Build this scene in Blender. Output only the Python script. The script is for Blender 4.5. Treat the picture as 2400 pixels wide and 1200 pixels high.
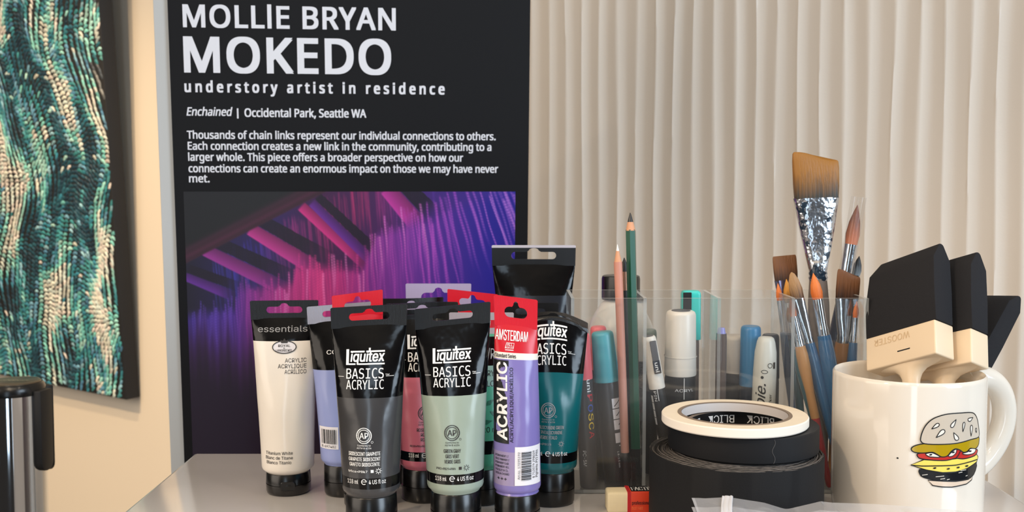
import bpy, bmesh, random
import numpy as np
from math import *
from mathutils import Vector, Matrix, noise

S = bpy.context.scene
COL = S.collection
for _o in list(bpy.data.objects):
    bpy.data.objects.remove(_o)
random.seed(7)

# ------------------------------------------------------------------ camera, light, exposure
TOP = .965                       # table top height
CAMZ = TOP + .235                # eye height
F = 2500.0                       # focal length in pixels of a 2400 px wide frame
PITCH = atan(151 / F)

cam = bpy.data.cameras.new('camera')
cam.sensor_width = 36
cam.lens = 36 * F / 2400
cam.clip_start = .02
cam.dof.use_dof = True
cam.dof.focus_distance = .76
cam.dof.aperture_fstop = 15
camo = bpy.data.objects.new('camera', cam)
camo.location = (0, 0, CAMZ)
camo.rotation_euler = (pi / 2 - PITCH, 0, 0)
COL.objects.link(camo)
S.camera = camo

S.view_settings.view_transform = 'Standard'
S.view_settings.look = 'None'
S.view_settings.exposure = 0.2
S.view_settings.gamma = 1.0
S.view_settings.use_curve_mapping = False
S.cycles.max_bounces = 10
S.cycles.transparent_max_bounces = 40
S.cycles.caustics_reflective = False
S.cycles.caustics_refractive = False

world = bpy.data.worlds.new('room_ambience')
S.world = world
world.use_nodes = True
wn = world.node_tree.nodes
wl = world.node_tree.links
bg = wn['Background']
tc = wn.new('ShaderNodeTexCoord')
sx = wn.new('ShaderNodeSeparateXYZ')
wl.new(tc.outputs['Generated'], sx.inputs[0])
rp = wn.new('ShaderNodeValToRGB')
rp.color_ramp.elements[0].position = .50
rp.color_ramp.elements[0].color = (.050, .044, .040, 1)
rp.color_ramp.elements[1].position = .86
rp.color_ramp.elements[1].color = (1.0, .86, .70, 1)
e_ = rp.color_ramp.elements.new(.64)
e_.color = (.30, .26, .215, 1)
mr = wn.new('ShaderNodeMapRange')
mr.inputs['From Min'].default_value = -1
mr.inputs['From Max'].default_value = 1
wl.new(sx.outputs['Z'], mr.inputs['Value'])
wl.new(mr.outputs[0], rp.inputs[0])
wl.new(rp.outputs[0], bg.inputs['Color'])
bg.inputs['Strength'].default_value = .55


def area(name, loc, target, size, power, color, sy=None):
    l = bpy.data.lights.new(name, 'AREA')
    l.energy = power
    l.color = color
    if sy:
        l.shape = 'RECTANGLE'
        l.size = size
        l.size_y = sy
    else:
        l.shape = 'DISK'
        l.size = size
    o = bpy.data.objects.new(name, l)
    o.location = loc
    o.rotation_euler = (Vector(target) - Vector(loc)).to_track_quat('-Z', 'Y').to_euler()
    COL.objects.link(o)
    return o


def spot(name, loc, target, power, color, cone, blend=.5, radius=.05):
    l = bpy.data.lights.new(name, 'SPOT')
    l.energy = power
    l.color = color
    l.spot_size = radians(cone)
    l.spot_blend = blend
    l.shadow_soft_size = radius
    o = bpy.data.objects.new(name, l)
    o.location = loc
    o.rotation_euler = (Vector(target) - Vector(loc)).to_track_quat('-Z', 'Y').to_euler()
    COL.objects.link(o)
    return o


area('daylight_window', (2.3, -1.0, 1.9), (.2, 1.0, 1.1), 1.2, 66, (.70, .85, 1.0), 1.9)
area('far_window', (-.42, -2.6, 1.25), (-.3, 1.0, 1.2), .5, 13, (.68, .84, 1.0), 2.3)
area('warm_side_fill', (-2.7, -.5, 1.9), (.3, 1.1, 1.1), 2.4, 37, (1.0, .88, .76), 2.0)  # added soft warm fill from the left, evens out the ridged wall
spot('ceiling_spot', (-1.35, -.35, 2.45), (.25, .72, 1.0), 40, (1.0, .76, .50), 26, .8, .045)
spot('ceiling_spot.001', (-1.9, .45, 2.9), (-1.05, 2.25, .50), 140, (1.0, .72, .42), 46, .7)
spot('ceiling_spot.002', (-1.2, .75, 2.9), (-.85, 2.05, .45), 80, (1.0, .72, .42), 44, .7)
spot('ceiling_spot.003', (-.35, -.7, 2.7), (-.15, .8, 1.0), 26, (1.0, .80, .58), 34, .8, .03)
for q_, (x_, y_) in enumerate(((-.5, -.25), (.25, -.45), (.75, .1), (.1, -1.3))):
    spot('ceiling_spot.%03d' % (4 + q_), (x_, y_, 2.8), (x_ * .5, .9, 1.0), 8, (1.0, .84, .64), 70, .8, .03)


# ------------------------------------------------------------------ geometry helpers
def ray(px, py):
    x = (px - 1200) / F
    y = -(py - 600) / F
    return Vector((x, cos(PITCH) + y * sin(PITCH), -sin(PITCH) + y * cos(PITCH)))


def at(px, py, Y):
    d = ray(px, py)
    t = Y / d.y
    return Vector((d.x * t, Y, CAMZ + d.z * t))


def on_plane(px, py, p0, n):
    d = ray(px, py)
    o = Vector((0, 0, CAMZ))
    t = (p0 - o).dot(n) / d.dot(n)
    return o + d * t


def proj(P):
    v = P - Vector((0, 0, CAMZ))
    f = v.y * cos(PITCH) - v.z * sin(PITCH)
    u = v.y * sin(PITCH) + v.z * cos(PITCH)
    return 1200 + F * v.x / f, 600 - F * u / f


class MB:
    """collects vertices and faces for one mesh"""

    def __init__(s):
        s.v = []
        s.f = []
        s.m = []

    def add(s, vs, fs, mi=0):
        b = len(s.v)
        s.v += [tuple(v) for v in vs]
        for k, f in enumerate(fs):
            s.f.append(tuple(i + b for i in f))
            s.m.append(mi[k] if isinstance(mi, (list, tuple)) else mi)
        return s

    def box(s, x0, x1, y0, y1, z0, z1, mi=0):
        vs = [(x, y, z) for z in (z0, z1) for y in (y0, y1) for x in (x0, x1)]
        return s.add(vs, [(0, 2, 3, 1), (4, 5, 7, 6), (0, 1, 5, 4), (2, 6, 7, 3), (0, 4, 6, 2), (1, 3, 7, 5)], mi)

    def loft(s, secs, n=40, mi=None, cap0=True, cap1=True, power=2.0):
        """secs: (z, a, b[, cx, cy]); mi: material per band"""
        vs = []
        fs = []
        ms = []
        for q in secs:
            z, a, b = q[:3]
            cx, cy = (q[3], q[4]) if len(q) > 3 else (0, 0)
            for k in range(n):
                t = 2 * pi * k / n
                c, sn = cos(t), sin(t)
                if power != 2:
                    c = copysign(abs(c) ** (2 / power), c)
                    sn = copysign(abs(sn) ** (2 / power), sn)
                vs.append((cx + a * c, cy + b * sn, z))
        for i in range(len(secs) - 1):
            for k in range(n):
                k2 = (k + 1) % n
                fs.append((i * n + k, i * n + k2, (i + 1) * n + k2, (i + 1) * n + k))
                ms.append(mi[i] if mi else 0)
        if cap0:
            fs.append(tuple(reversed(range(n))))
            ms.append(mi[0] if mi else 0)
        if cap1:
            fs.append(tuple((len(secs) - 1) * n + k for k in range(n)))
            ms.append(mi[-1] if mi else 0)
        return s.add(vs, fs, ms)

    def lathe(s, prof, n=40, mi=None, cap0=True, cap1=True):
        return s.loft([(z, r, r) for r, z in prof], n, mi, cap0, cap1)

    def sweep(s, pts, rads, n=14, up=(0, 0, 1), flat=1.0, cap=True):
        """tube through pts; flat squashes the section along the up-ish axis"""
        vs = []
        fs = []
        pts = [Vector(p) for p in pts]
        for i, p in enumerate(pts):
            t = (pts[min(i + 1, len(pts) - 1)] - pts[max(i - 1, 0)]).normalized()
            a = t.cross(Vector(up)).normalized()
            b = a.cross(t).normalized()
            r = rads[i] if isinstance(rads, (list, tuple)) else rads
            for k in range(n):
                w = 2 * pi * k / n
                vs.append(p + a * (r * cos(w)) + b * (r * flat * sin(w)))
        for i in range(len(pts) - 1):
            for k in range(n):
                k2 = (k + 1) % n
                fs.append((i * n + k, i * n + k2, (i + 1) * n + k2, (i + 1) * n + k))
        if cap:
            fs.append(tuple(reversed(range(n))))
            fs.append(tuple((len(pts) - 1) * n + k for k in range(n)))
        return s.add(vs, fs)

    def map(s, fn):
        s.v = [tuple(fn(*v)) for v in s.v]
        return s

    def build(s, name, mats, parent=None, smooth=40, bevel=0, segs=3):
        me = bpy.data.meshes.new(name)
        me.from_pydata(s.v, [], s.f)
        if not isinstance(mats, (list, tuple)):
            mats = [mats]
        for m in mats:
            me.materials.append(m)
        for p, i in zip(me.polygons, s.m):
            p.material_index = i
        bm = bmesh.new()
        bm.from_mesh(me)
        bmesh.ops.remove_doubles(bm, verts=bm.verts, dist=1e-6)
        bmesh.ops.recalc_face_normals(bm, faces=bm.faces)
        if bevel:
            es = [e for e in bm.edges if len(e.link_faces) == 2 and e.calc_face_angle() > .6]
            bmesh.ops.bevel(bm, geom=es, offset=bevel, segments=segs, profile=.5, affect='EDGES', clamp_overlap=True)
        if smooth:
            for f in bm.faces:
                f.smooth = True
            for e in bm.edges:
                if len(e.link_faces) == 2 and e.calc_face_angle() > radians(smooth):
                    e.smooth = False
        bm.to_mesh(me)
        bm.free()
        o = bpy.data.objects.new(name, me)
        COL.objects.link(o)
        if parent:
            o.parent = parent
        return o


def thing(name, label, cat, M=None, group=None):
    o = bpy.data.objects.new(name, None)
    o.empty_display_size = .02
    COL.objects.link(o)
    if M is not None:
        if isinstance(M, Matrix):
            o.matrix_world = M
        else:
            o.location = M
    o['label'] = label
    o['category'] = cat
    if group:
        o['group'] = group
    return o


def tag(o, label, cat, group=None):
    o['label'] = label
    o['category'] = cat
    if group:
        o['group'] = group
    return o


def struct(o):
    o['kind'] = 'structure'
    return o


def frame(B, A, spin=0):
    """matrix whose origin is B and whose z axis runs to A; -y faces the viewer side"""
    z = (Vector(A) - Vector(B)).normalized()
    y = Vector((0, 1, 0))
    y = (y - z * y.dot(z)).normalized()
    x = y.cross(z)
    M = Matrix((x, y, z)).transposed().to_4x4()
    M.translation = B
    return M @ Matrix.Rotation(spin, 4, 'Z')


def basis(o, x, y, z):
    M = Matrix((x, y, z)).transposed().to_4x4()
    M.translation = o
    return M


# ------------------------------------------------------------------ materials
def lin(c):
    r = []
    for v in c[:3]:
        v /= 255
        r.append(v / 12.92 if v <= .04045 else ((v + .055) / 1.055) ** 2.4)
    return (*r, 1)


def mat(name, col, rough=.5, metal=0, bump=0, bscale=40, bdist=.002, coat=0, spec=.5, trans=0, wave=0, vary=0, vscale=8, sub=0, stretch=None):
    m = bpy.data.materials.new(name)
    m.use_nodes = True
    nt = m.node_tree
    b = nt.nodes['Principled BSDF']
    b.inputs['Base Color'].default_value = lin(col)
    b.inputs['Roughness'].default_value = rough
    b.inputs['Metallic'].default_value = metal
    b.inputs['Specular IOR Level'].default_value = spec
    b.inputs['Coat Weight'].default_value = coat
    b.inputs['Coat Roughness'].default_value = .08
    if trans:
        b.inputs['Transmission Weight'].default_value = trans
    if sub:
        b.inputs['Subsurface Weight'].default_value = sub
        b.inputs['Subsurface Radius'].default_value = (.004, .003, .002)
    t = nt.nodes.new('ShaderNodeTexCoord')
    vec = t.outputs['Object']
    if stretch:
        mp = nt.nodes.new('ShaderNodeMapping')
        mp.inputs['Scale'].default_value = stretch
        nt.links.new(vec, mp.inputs[0])
        vec = mp.outputs[0]
    if bump or wave:
        bp = nt.nodes.new('ShaderNodeBump')
        bp.inputs['Distance'].default_value = bdist
        if wave:
            w = nt.nodes.new('ShaderNodeTexWave')
            w.bands_direction = 'X'
            w.inputs['Scale'].default_value = wave
            w.inputs['Distortion'].default_value = 1.5
            nt.links.new(t.outputs['Object'], w.inputs['Vector'])
            nt.links.new(w.outputs['Fac'], bp.inputs['Height'])
            bp.inputs['Strength'].default_value = .14
        else:
            w = nt.nodes.new('ShaderNodeTexNoise')
            w.inputs['Scale'].default_value = bscale
            w.inputs['Detail'].default_value = 3
            nt.links.new(vec, w.inputs['Vector'])
            nt.links.new(w.outputs['Fac'], bp.inputs['Height'])
            bp.inputs['Strength'].default_value = bump
        nt.links.new(bp.outputs[0], b.inputs['Normal'])
    if vary:
        w = nt.nodes.new('ShaderNodeTexNoise')
        w.inputs['Scale'].default_value = vscale
        w.inputs['Detail'].default_value = 4
        nt.links.new(vec, w.inputs['Vector'])
        mx = nt.nodes.new('ShaderNodeMix')
        mx.data_type = 'RGBA'
        c = lin(col)
        mx.inputs[6].default_value = tuple(v * (1 - vary) for v in c[:3]) + (1,)
        mx.inputs[7].default_value = tuple(min(1, v * (1 + vary)) for v in c[:3]) + (1,)
        nt.links.new(w.outputs['Fac'], mx.inputs[0])
        nt.links.new(mx.outputs[2], b.inputs['Base Color'])
    return m


def attr_mat(name, rough=.5, coat=0, bump=0, bscale=300):
    m = mat(name, (128, 128, 128), rough, coat=coat, bump=bump, bscale=bscale, bdist=.0006)
    a = m.node_tree.nodes.new('ShaderNodeAttribute')
    a.attribute_name = 'Col'
    m.node_tree.links.new(a.outputs['Color'], m.node_tree.nodes['Principled BSDF'].inputs['Base Color'])
    return m


def clear_mat(name, tint=(.97, .98, .98), rough=.02, ior=1.49, haze=0.0, hcol=(.9, .9, .92)):
    m = bpy.data.materials.new(name)
    m.use_nodes = True
    nt = m.node_tree
    nt.nodes.remove(nt.nodes['Principled BSDF'])
    out = nt.nodes['Material Output']
    tr = nt.nodes.new('ShaderNodeBsdfTransparent')
    tr.inputs[0].default_value = (*tint, 1)
    gl = nt.nodes.new('ShaderNodeBsdfGlossy')
    gl.inputs['Roughness'].default_value = rough
    fr = nt.nodes.new('ShaderNodeFresnel')
    gm = nt.nodes.new('ShaderNodeNewGeometry')
    io = nt.nodes.new('ShaderNodeMapRange')
    io.inputs['To Min'].default_value = ior
    io.inputs['To Max'].default_value = 1 / ior
    nt.links.new(gm.outputs['Backfacing'], io.inputs['Value'])
    nt.links.new(io.outputs[0], fr.inputs[0])
    mx = nt.nodes.new('ShaderNodeMixShader')
    nt.links.new(fr.outputs[0], mx.inputs[0])
    nt.links.new(tr.outputs[0], mx.inputs[1])
    nt.links.new(gl.outputs[0], mx.inputs[2])
    last = mx
    if haze:
        df = nt.nodes.new('ShaderNodeBsdfDiffuse')
        df.inputs[0].default_value = (*hcol, 1)
        m2 = nt.nodes.new('ShaderNodeMixShader')
        m2.inputs[0].default_value = haze
        nt.links.new(mx.outputs[0], m2.inputs[1])
        nt.links.new(df.outputs[0], m2.inputs[2])
        last = m2
    nt.links.new(last.outputs[0], out.inputs['Surface'])
    return m


M_BLACK = mat('black_gloss_plastic', (8, 8, 10), .13, bump=.2, bscale=38, bdist=.004, spec=.35)
M_BLACKCAP = mat('black_cap_plastic', (13, 13, 14), .25)
M_BLACKMAT = mat('black_matt_plastic', (16, 16, 18), .5)
M_CRIMP = mat('black_crimp', (20, 20, 21), .32, wave=330, bdist=.0006)
M_WHITEINK = mat('white_ink', (235, 235, 235), .4)
M_GREYINK = mat('grey_ink', (150, 150, 152), .4)
M_BLACKINK = mat('black_ink', (14, 14, 16), .4)
M_DARKINK = mat('dark_grey_ink', (48, 44, 44), .4)
M_PAPER = mat('white_sticker_paper', (228, 226, 232), .5)
M_WHITE = mat('white_plastic', (235, 228, 218), .3)
M_CHROME = mat('chrome', (215, 218, 222), .07, metal=1)
M_STEEL = mat('brushed_ferrule', (205, 208, 212), .16, metal=1, bump=.08, bscale=200)


# ------------------------------------------------------------------ lettering
_tc = {}
_fonts = {None: None}


def font(key):
    """one of the typefaces that come with Blender itself, else its built-in one"""
    if key not in _fonts:
        try:
            _fonts[key] = bpy.data.fonts.load(bpy.utils.system_resource('DATAFILES', path='fonts') + '/' + key)
        except Exception:
            _fonts[key] = None
    return _fonts[key]


SANS = 'NotoSansHebrew-Regular.woff2'
MONO = 'DejaVuSansMono.woff2'
GROT = 'Inter.woff2'


def tgeo(body, shear=0, spacing=1.0, face=GROT):
    k = (body, shear, spacing, face)
    if k not in _tc:
        c = bpy.data.curves.new('lettering', 'FONT')
        c.body = body
        c.shear = shear
        c.space_character = spacing
        c.resolution_u = 4
        if font(face):
            c.font = font(face)
        o = bpy.data.objects.new('lettering', c)
        me = bpy.data.meshes.new_from_object(o)
        vs = [(v.co.x, v.co.y) for v in me.vertices]
        fs = [tuple(p.vertices) for p in me.polygons]
        bpy.data.objects.remove(o)
        bpy.data.meshes.remove(me)
        bpy.data.curves.remove(c)
        _tc[k] = (vs, fs)
    return _tc[k]


def caph(face):
    return max(v[1] for v in tgeo('H', face=face)[0])


class Ink:
    """flat artwork in (x, z), later pushed onto a surface"""

    def __init__(s):
        s.v = []
        s.f = []
        s.l = []
        s.layer = 0

    def text(s, body, x0, x1, z, cap, bold=0, shear=0, spacing=1.0, rot=0, org=None, face=GROT):
        vs, fs = tgeo(body, shear, spacing, face)
        if not vs:
            return s
        a = min(v[0] for v in vs)
        b = max(v[0] for v in vs)
        k = cap / caph(face)
        if x1 is None:
            kx, off = k, x0 - a * k
        elif x0 is None:
            kx, off = k, x1 - b * k
        else:
            kx = (x1 - x0) / (b - a)
            off = x0 - a * kx
        if face != SANS:
            bold *= .55
        if bold <= 0:
            shifts = [(0, 0)]
        elif bold < .016:
            shifts = [(-bold, 0), (bold, 0)]
        else:
            shifts = [(-bold, -bold * .7), (bold, -bold * .7), (-bold, bold * .7), (bold, bold * .7)]
        kb = k
        for n_, (sx_, sz_) in enumerate(shifts):
            s.layer = n_
            s.raw([(v[0] * kx + off + sx_ * kb, v[1] * k + z + sz_ * kb) for v in vs], fs, rot, org)
        s.layer = 0
        return s

    def ctext(s, body, xc, w, z, cap, **k):
        return s.text(body, xc - w / 2, xc + w / 2, z, cap, **k)

    def raw(s, vs, fs, rot=0, org=None):
        if rot:
            c, n = cos(rot), sin(rot)
            ox, oz = org
            vs = [(ox + (x - ox) * c - (z - oz) * n, oz + (x - ox) * n + (z - oz) * c) for x, z in vs]
        b = len(s.v)
        s.v += vs
        s.l += [s.layer] * len(vs)
        s.f += [tuple(i + b for i in f) for f in fs]
        return s

    def turned(s, src, fn):
        """artwork of another sheet, turned by fn and put on this one"""
        b = len(s.v)
        s.v += [fn(x, z) for x, z in src.v]
        s.l += src.l
        s.f += [tuple(i + b for i in f) for f in src.f]
        return s

    def rect(s, x0, x1, z0, z1, rot=0, org=None):
        return s.raw([(x0, z0), (x1, z0), (x1, z1), (x0, z1)], [(0, 1, 2, 3)], rot, org)

    def ring(s, cx, cz, a, b, w, n=36, t0=0, t1=2 * pi):
        vs = []
        for k in range(n + 1):
            t = t0 + (t1 - t0) * k / n
            vs += [(cx + a * cos(t), cz + b * sin(t)), (cx + (a - w) * cos(t), cz + (b - w) * sin(t))]
        return s.raw(vs, [(2 * k, 2 * k + 2, 2 * k + 3, 2 * k + 1) for k in range(n)])

    def disc(s, cx, cz, a, b, n=28, rot=0):
        return s.raw([(cx + a * cos(2 * pi * k / n), cz + b * sin(2 * pi * k / n)) for k in range(n)], [tuple(range(n))], rot, (cx, cz))

    def poly(s, pts):
        bm = bmesh.new()
        vs = [bm.verts.new((x, z, 0)) for x, z in pts]
        es = [bm.edges.new((vs[i], vs[(i + 1) % len(vs)])) for i in range(len(vs))]
        bmesh.ops.triangle_fill(bm, edges=es, use_beauty=True)
        bm.verts.index_update()
        s.raw([(v.co.x, v.co.y) for v in bm.verts], [tuple(v.index for v in f.verts) for f in bm.faces])
        bm.free()
        return s

    def line(s, pts, w, closed=False):
        n = len(pts)
        vs = []
        for i, p in enumerate(pts):
            a = pts[(i - 1) % n] if (closed or i) else p
            b = pts[(i + 1) % n] if (closed or i < n - 1) else p
            dx, dz = b[0] - a[0], b[1] - a[1]
            l = hypot(dx, dz) or 1
            nx, nz = -dz / l * w / 2, dx / l * w / 2
            vs += [(p[0] + nx, p[1] + nz), (p[0] - nx, p[1] - nz)]
        m = n if closed else n - 1
        return s.raw(vs, [(2 * k, 2 * ((k + 1) % n), 2 * ((k + 1) % n) + 1, 2 * k + 1) for k in range(m)])

    def barcode(s, x0, x1, z0, z1, n=26, seed=3, vertical=False):
        r = random.Random(seed)
        ws = [r.choice((1, 1, 2, 3)) for _ in range(2 * n)]
        k = ((z1 - z0) if vertical else (x1 - x0)) / sum(ws)
        p = z0 if vertical else x0
        for i, w in enumerate(ws):
            if i % 2 == 0:
                if vertical:
                    s.rect(x0, x1, p, p + w * k)
                else:
                    s.rect(p, p + w * k, z0, z1)
            p += w * k
        return s

    def build(s, name, m, fn, parent, step=.003):
        bm = bmesh.new()
        vs = [bm.verts.new((x, z, l)) for (x, z), l in zip(s.v, s.l)]
        for f in s.f:
            try:
                bm.faces.new([vs[i] for i in f])
            except ValueError:
                pass
        if step and s.v:
            lo, hi = min(v[0] for v in s.v), max(v[0] for v in s.v)
            x = lo + step
            while x < hi:
                bmesh.ops.bisect_plane(bm, geom=bm.verts[:] + bm.edges[:] + bm.faces[:], plane_co=(x, 0, 0), plane_no=(1, 0, 0))
                x += step
        for v in bm.verts:
            v.co = Vector(fn(v.co.x, v.co.y)) + Vector((0, -2.5e-5 * v.co.z, 0))
        me = bpy.data.meshes.new(name)
        bm.to_mesh(me)
        bm.free()
        me.materials.append(m)
        o = bpy.data.objects.new(name, me)
        COL.objects.link(o)
        o.parent = parent
        return o


# ------------------------------------------------------------------ the setting
W0 = Vector((.024, 1.52, 0))
WD = Vector((.8, -.6, 0))           # along the wall, to the right and nearer
WN = Vector((-.6, -.8, 0))          # out of the wall

M_WALL = mat('warm_white_paint', (226, 214, 196), .75, bump=.05, bscale=220, bdist=.001)
M_RIDGE = mat('ridged_plaster', (224, 215, 204), .8, bump=.12, bscale=500, bdist=.0006)
M_FLOOR = mat('grey_floor', (120, 112, 104), .6, vary=.15, vscale=3)
M_TABLE = mat('gloss_white_laminate', (216, 212, 210), .14, coat=.3)


def wp(s, z, d=0):
    p = W0 + WD * s + WN * d
    return (p.x, p.y, z)


b = MB()
b.add([(-3.5, -1.0, 0), (2.2, -1.0, 0), (2.2, 4.5, 0), (-3.5, 4.5, 0), (-3.5, -1.0, -.1), (2.2, -1.0, -.1), (2.2, 4.5, -.1), (-3.5, 4.5, -.1)],
      [(0, 1, 2, 3), (7, 6, 5, 4), (0, 4, 5, 1), (1, 5, 6, 2), (2, 6, 7, 3), (3, 7, 4, 0)])
struct(b.build('floor', M_FLOOR))

b = MB()
vs = [wp(s, z, d) for d in (0, -.1) for z in (0, 2.9) for s in (-2.8, 1.7)]
b.add(vs, [(0, 1, 3, 2), (5, 4, 6, 7), (0, 4, 5, 1), (2, 3, 7, 6), (0, 2, 6, 4), (1, 5, 7, 3)])
struct(b.build('wall_back', M_WALL))

# ridged plaster panel: uneven upright ribs with a sharp crest
PER = .0275
S0, S1, Z0, Z1 = -.12, 1.25, .0, 2.6
tt = [0, .06, .14, .24, .34, .44, .55, .70, .85, .95]
cols = []
i = 0
s_ = S0
while s_ < S1:
    for t in tt:
        cols.append((i, t))
    i += 1
    s_ += PER
nz = 90
zz = [Z0] + [.75 + (1.65 - .75) * k / (nz - 2) for k in range(nz - 1)] + [Z1]
b = MB()
vs = []
for z in zz:
    for i, t in cols:
        amp = .0038 * (.8 + .45 * noise.noise((i * 3.7, z * 1.6, 2)))
        sh = .0042 * noise.noise((i * .35, z * 3.2, 0)) + .0026 * noise.noise((i * 7.1, z * 5, 5))
        if t < .44:
            h = (1 - t / .44) ** 1.7
        else:
            h = ((t - .44) / .56) ** 1.25
        w = .62 + .5 * noise.noise((i * 2.9, z * .8, 9))
        s = S0 + (i + t * (1 if t < .44 else 1)) * PER + sh
        vs.append(wp(s, z, .012 + amp * h))
n = len(cols)
fs = []
for a in range(len(zz) - 1):
    for k in range(n - 1):
        fs.append((a * n + k, a * n + k + 1, (a + 1) * n + k + 1, (a + 1) * n + k))
b.add(vs, fs)
e0 = [wp(S0, Z0, 0), wp(S0, Z1, 0)]
b.add([vs[0], vs[(len(zz) - 1) * n], e0[1], e0[0]], [(0, 1, 2, 3)])
struct(b.build('wall_right', M_RIDGE, smooth=50))

# ------------------------------------------------------------------ display plinth
TL, TR, TB, TF = at(455, 1068, .949).x, .389, .949, .30
b = MB()
b.box(TL, TR, TF, TB, 0, TOP)
plinth = b.build('display_plinth', M_TABLE, bevel=.004, segs=3)
tag(plinth, 'glossy white display plinth carrying the paint tubes and the mug', 'plinth')

# ------------------------------------------------------------------ poster board
PY = .0                                            # poster plane
yaw = atan(.107)
lean = radians(5.0)
pu = Vector((cos(yaw), sin(yaw), 0))
pv = Vector((-sin(yaw) * -sin(lean) * -1, -sin(lean) * cos(yaw), cos(lean)))
pv = (pv - pu * pv.dot(pu)).normalized()
pn = pu.cross(pv)                                  # faces the viewer (-y)
P0 = at(820, 440, 1.12)
M_POST = mat('poster_black_print', (15, 15, 18), .5, spec=.25)
M_BOARD = mat('grey_foam_board', (186, 190, 192), .6)
M_POSTERINK = mat('poster_white_print', (226, 228, 236), .5)


def puv(px, py):
    p = on_plane(px, py, P0, pn) - P0
    return p.dot(pu), p.dot(pv)


floor_v = -P0.z / pv.z
top_v = .36
left_u = puv(412, 540)[0]
right_u = puv(1237, 540)[0]
strip_u = puv(377, 540)[0]
pbase = P0 + pv * floor_v
poster = thing('poster_board', 'tall black poster with white lettering and a purple picture behind the paint tubes', 'poster',
               basis(pbase + pn * 0, pu, -pn, pv))
pz = -floor_v


def pin(d):
    return lambda u, v: Vector((u, -d, v + pz))


MB().box(strip_u, right_u - .0005, .004, .012, .02, top_v + pz).build('backing_board', M_BOARD, poster, bevel=.0008)
MB().box(left_u, right_u, .0, .004, .03, top_v + pz).build('poster_sheet', M_POST, poster)


def pline(ink, body, xl, yl, xr, yr, cap_px, **k):
    u0, v0 = puv(xl, yl)
    u1, v1 = puv(xr, yr)
    sc = abs(puv(xl, yl - 10)[1] - v0) / 10
    ink.text(body, u0, u1, (v0 + v1) / 2, cap_px * sc, **{'face': SANS, **k})


k = Ink()
pline(k, 'MOLL' + 'l' + 'E BRYAN', 431, 63, 926, 70, 51, bold=.021, spacing=1.07)
k.build('name_lettering', M_POSTERINK, pin(.0006), poster, 0)
k = Ink()
pline(k, 'MOKEDO', 435, 167, 914, 174, 80, bold=.023, spacing=1.07)
k.build('title_lettering', M_POSTERINK, pin(.0006), poster, 0)
k = Ink()
pline(k, 'understory artist in residence', 434, 214, 1041, 222, 25, bold=.03, spacing=1.45)
k.build('subtitle_lettering', M_POSTERINK, pin(.0006), poster, 0)
k = Ink()
pline(k, 'Enchained', 438, 270, 545, 272, 19, bold=.018, shear=.22)
pline(k, '|', 556, 272, 559, 272, 17, bold=.01)
pline(k, 'Occidental Park, Seattle WA', 574, 273, 858, 276, 19, bold=.022)
for t, xl, yl, xr, yr in (('Thousands of chain links represent our individual connections to others.', 439, 323, 1161, 330),
                          ('Each connection creates a new link in the community, contributing to a', 441, 349, 1151, 355),
                          ('larger whole. This piece offers a broader perspective on how our', 442, 375, 1085, 380),
                          ('connections can create an enormous impact on those we may have never', 443, 402, 1167, 406),
                          ('met.', 444, 427, 491, 427)):
    pline(k, t, xl, yl, xr, yr, 18, bold=.02)
k.build('paragraph_lettering', M_POSTERINK, pin(.0006), poster, 0)


# printed picture: hanging strands under beams in violet light, one colour per small cell
def lerp(a, b, t):
    return tuple(x + (y - x) * t for x, y in zip(a, b))


def ramp(x, stops):
    if x <= stops[0][0]:
        return stops[0][1]
    for (a, ca), (b_, cb) in zip(stops, stops[1:]):
        if x <= b_:
            t = (x - a) / (b_ - a)
            return lerp(ca, cb, t) if isinstance(ca, tuple) else ca + (cb - ca) * t
    return stops[-1][1]


def sstep(a, b_, x):
    t = max(0, min(1, (x - a) / (b_ - a)))
    return t * t * (3 - 2 * t)


xa, xb, ya, yb = 441, 1205, 449, 1066
u_a, v_a = puv(xa, (ya + yb) / 2)[0], puv(823, ya)[1]
u_b, v_b = puv(xb, (ya + yb) / 2)[0], puv(823, yb)[1]
NX, NY = 400, 300
GXp = np.linspace(xa, xb, NX + 1)[None, :].repeat(NY + 1, 0)
GYp = np.linspace(ya, yb, NY + 1)[:, None].repeat(NX + 1, 1)


def rampa(X, stops):
    xs = [q[0] for q in stops]
    if isinstance(stops[0][1], tuple):
        return np.stack([np.interp(X, xs, [q[1][c] for q in stops]) for c in range(3)], -1)
    return np.interp(X, xs, [q[1] for q in stops])


def ss(a, b_, X):
    t = np.clip((X - a) / (b_ - a), 0, 1)
    return t * t * (3 - 2 * t)


def mixc(img, col, w):
    return img + (np.asarray(col, float) - img) * w[..., None]


rng = np.random.default_rng(4)
RY = 615 - (GXp - 430) * .50                     # lower edge of the roof band
img = rampa(GXp, [(440, (26, 22, 40)), (520, (34, 26, 70)), (640, (44, 28, 84)), (760, (62, 24, 66)), (900, (66, 28, 84)), (1020, (62, 34, 120)), (1200, (44, 32, 146))])
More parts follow.
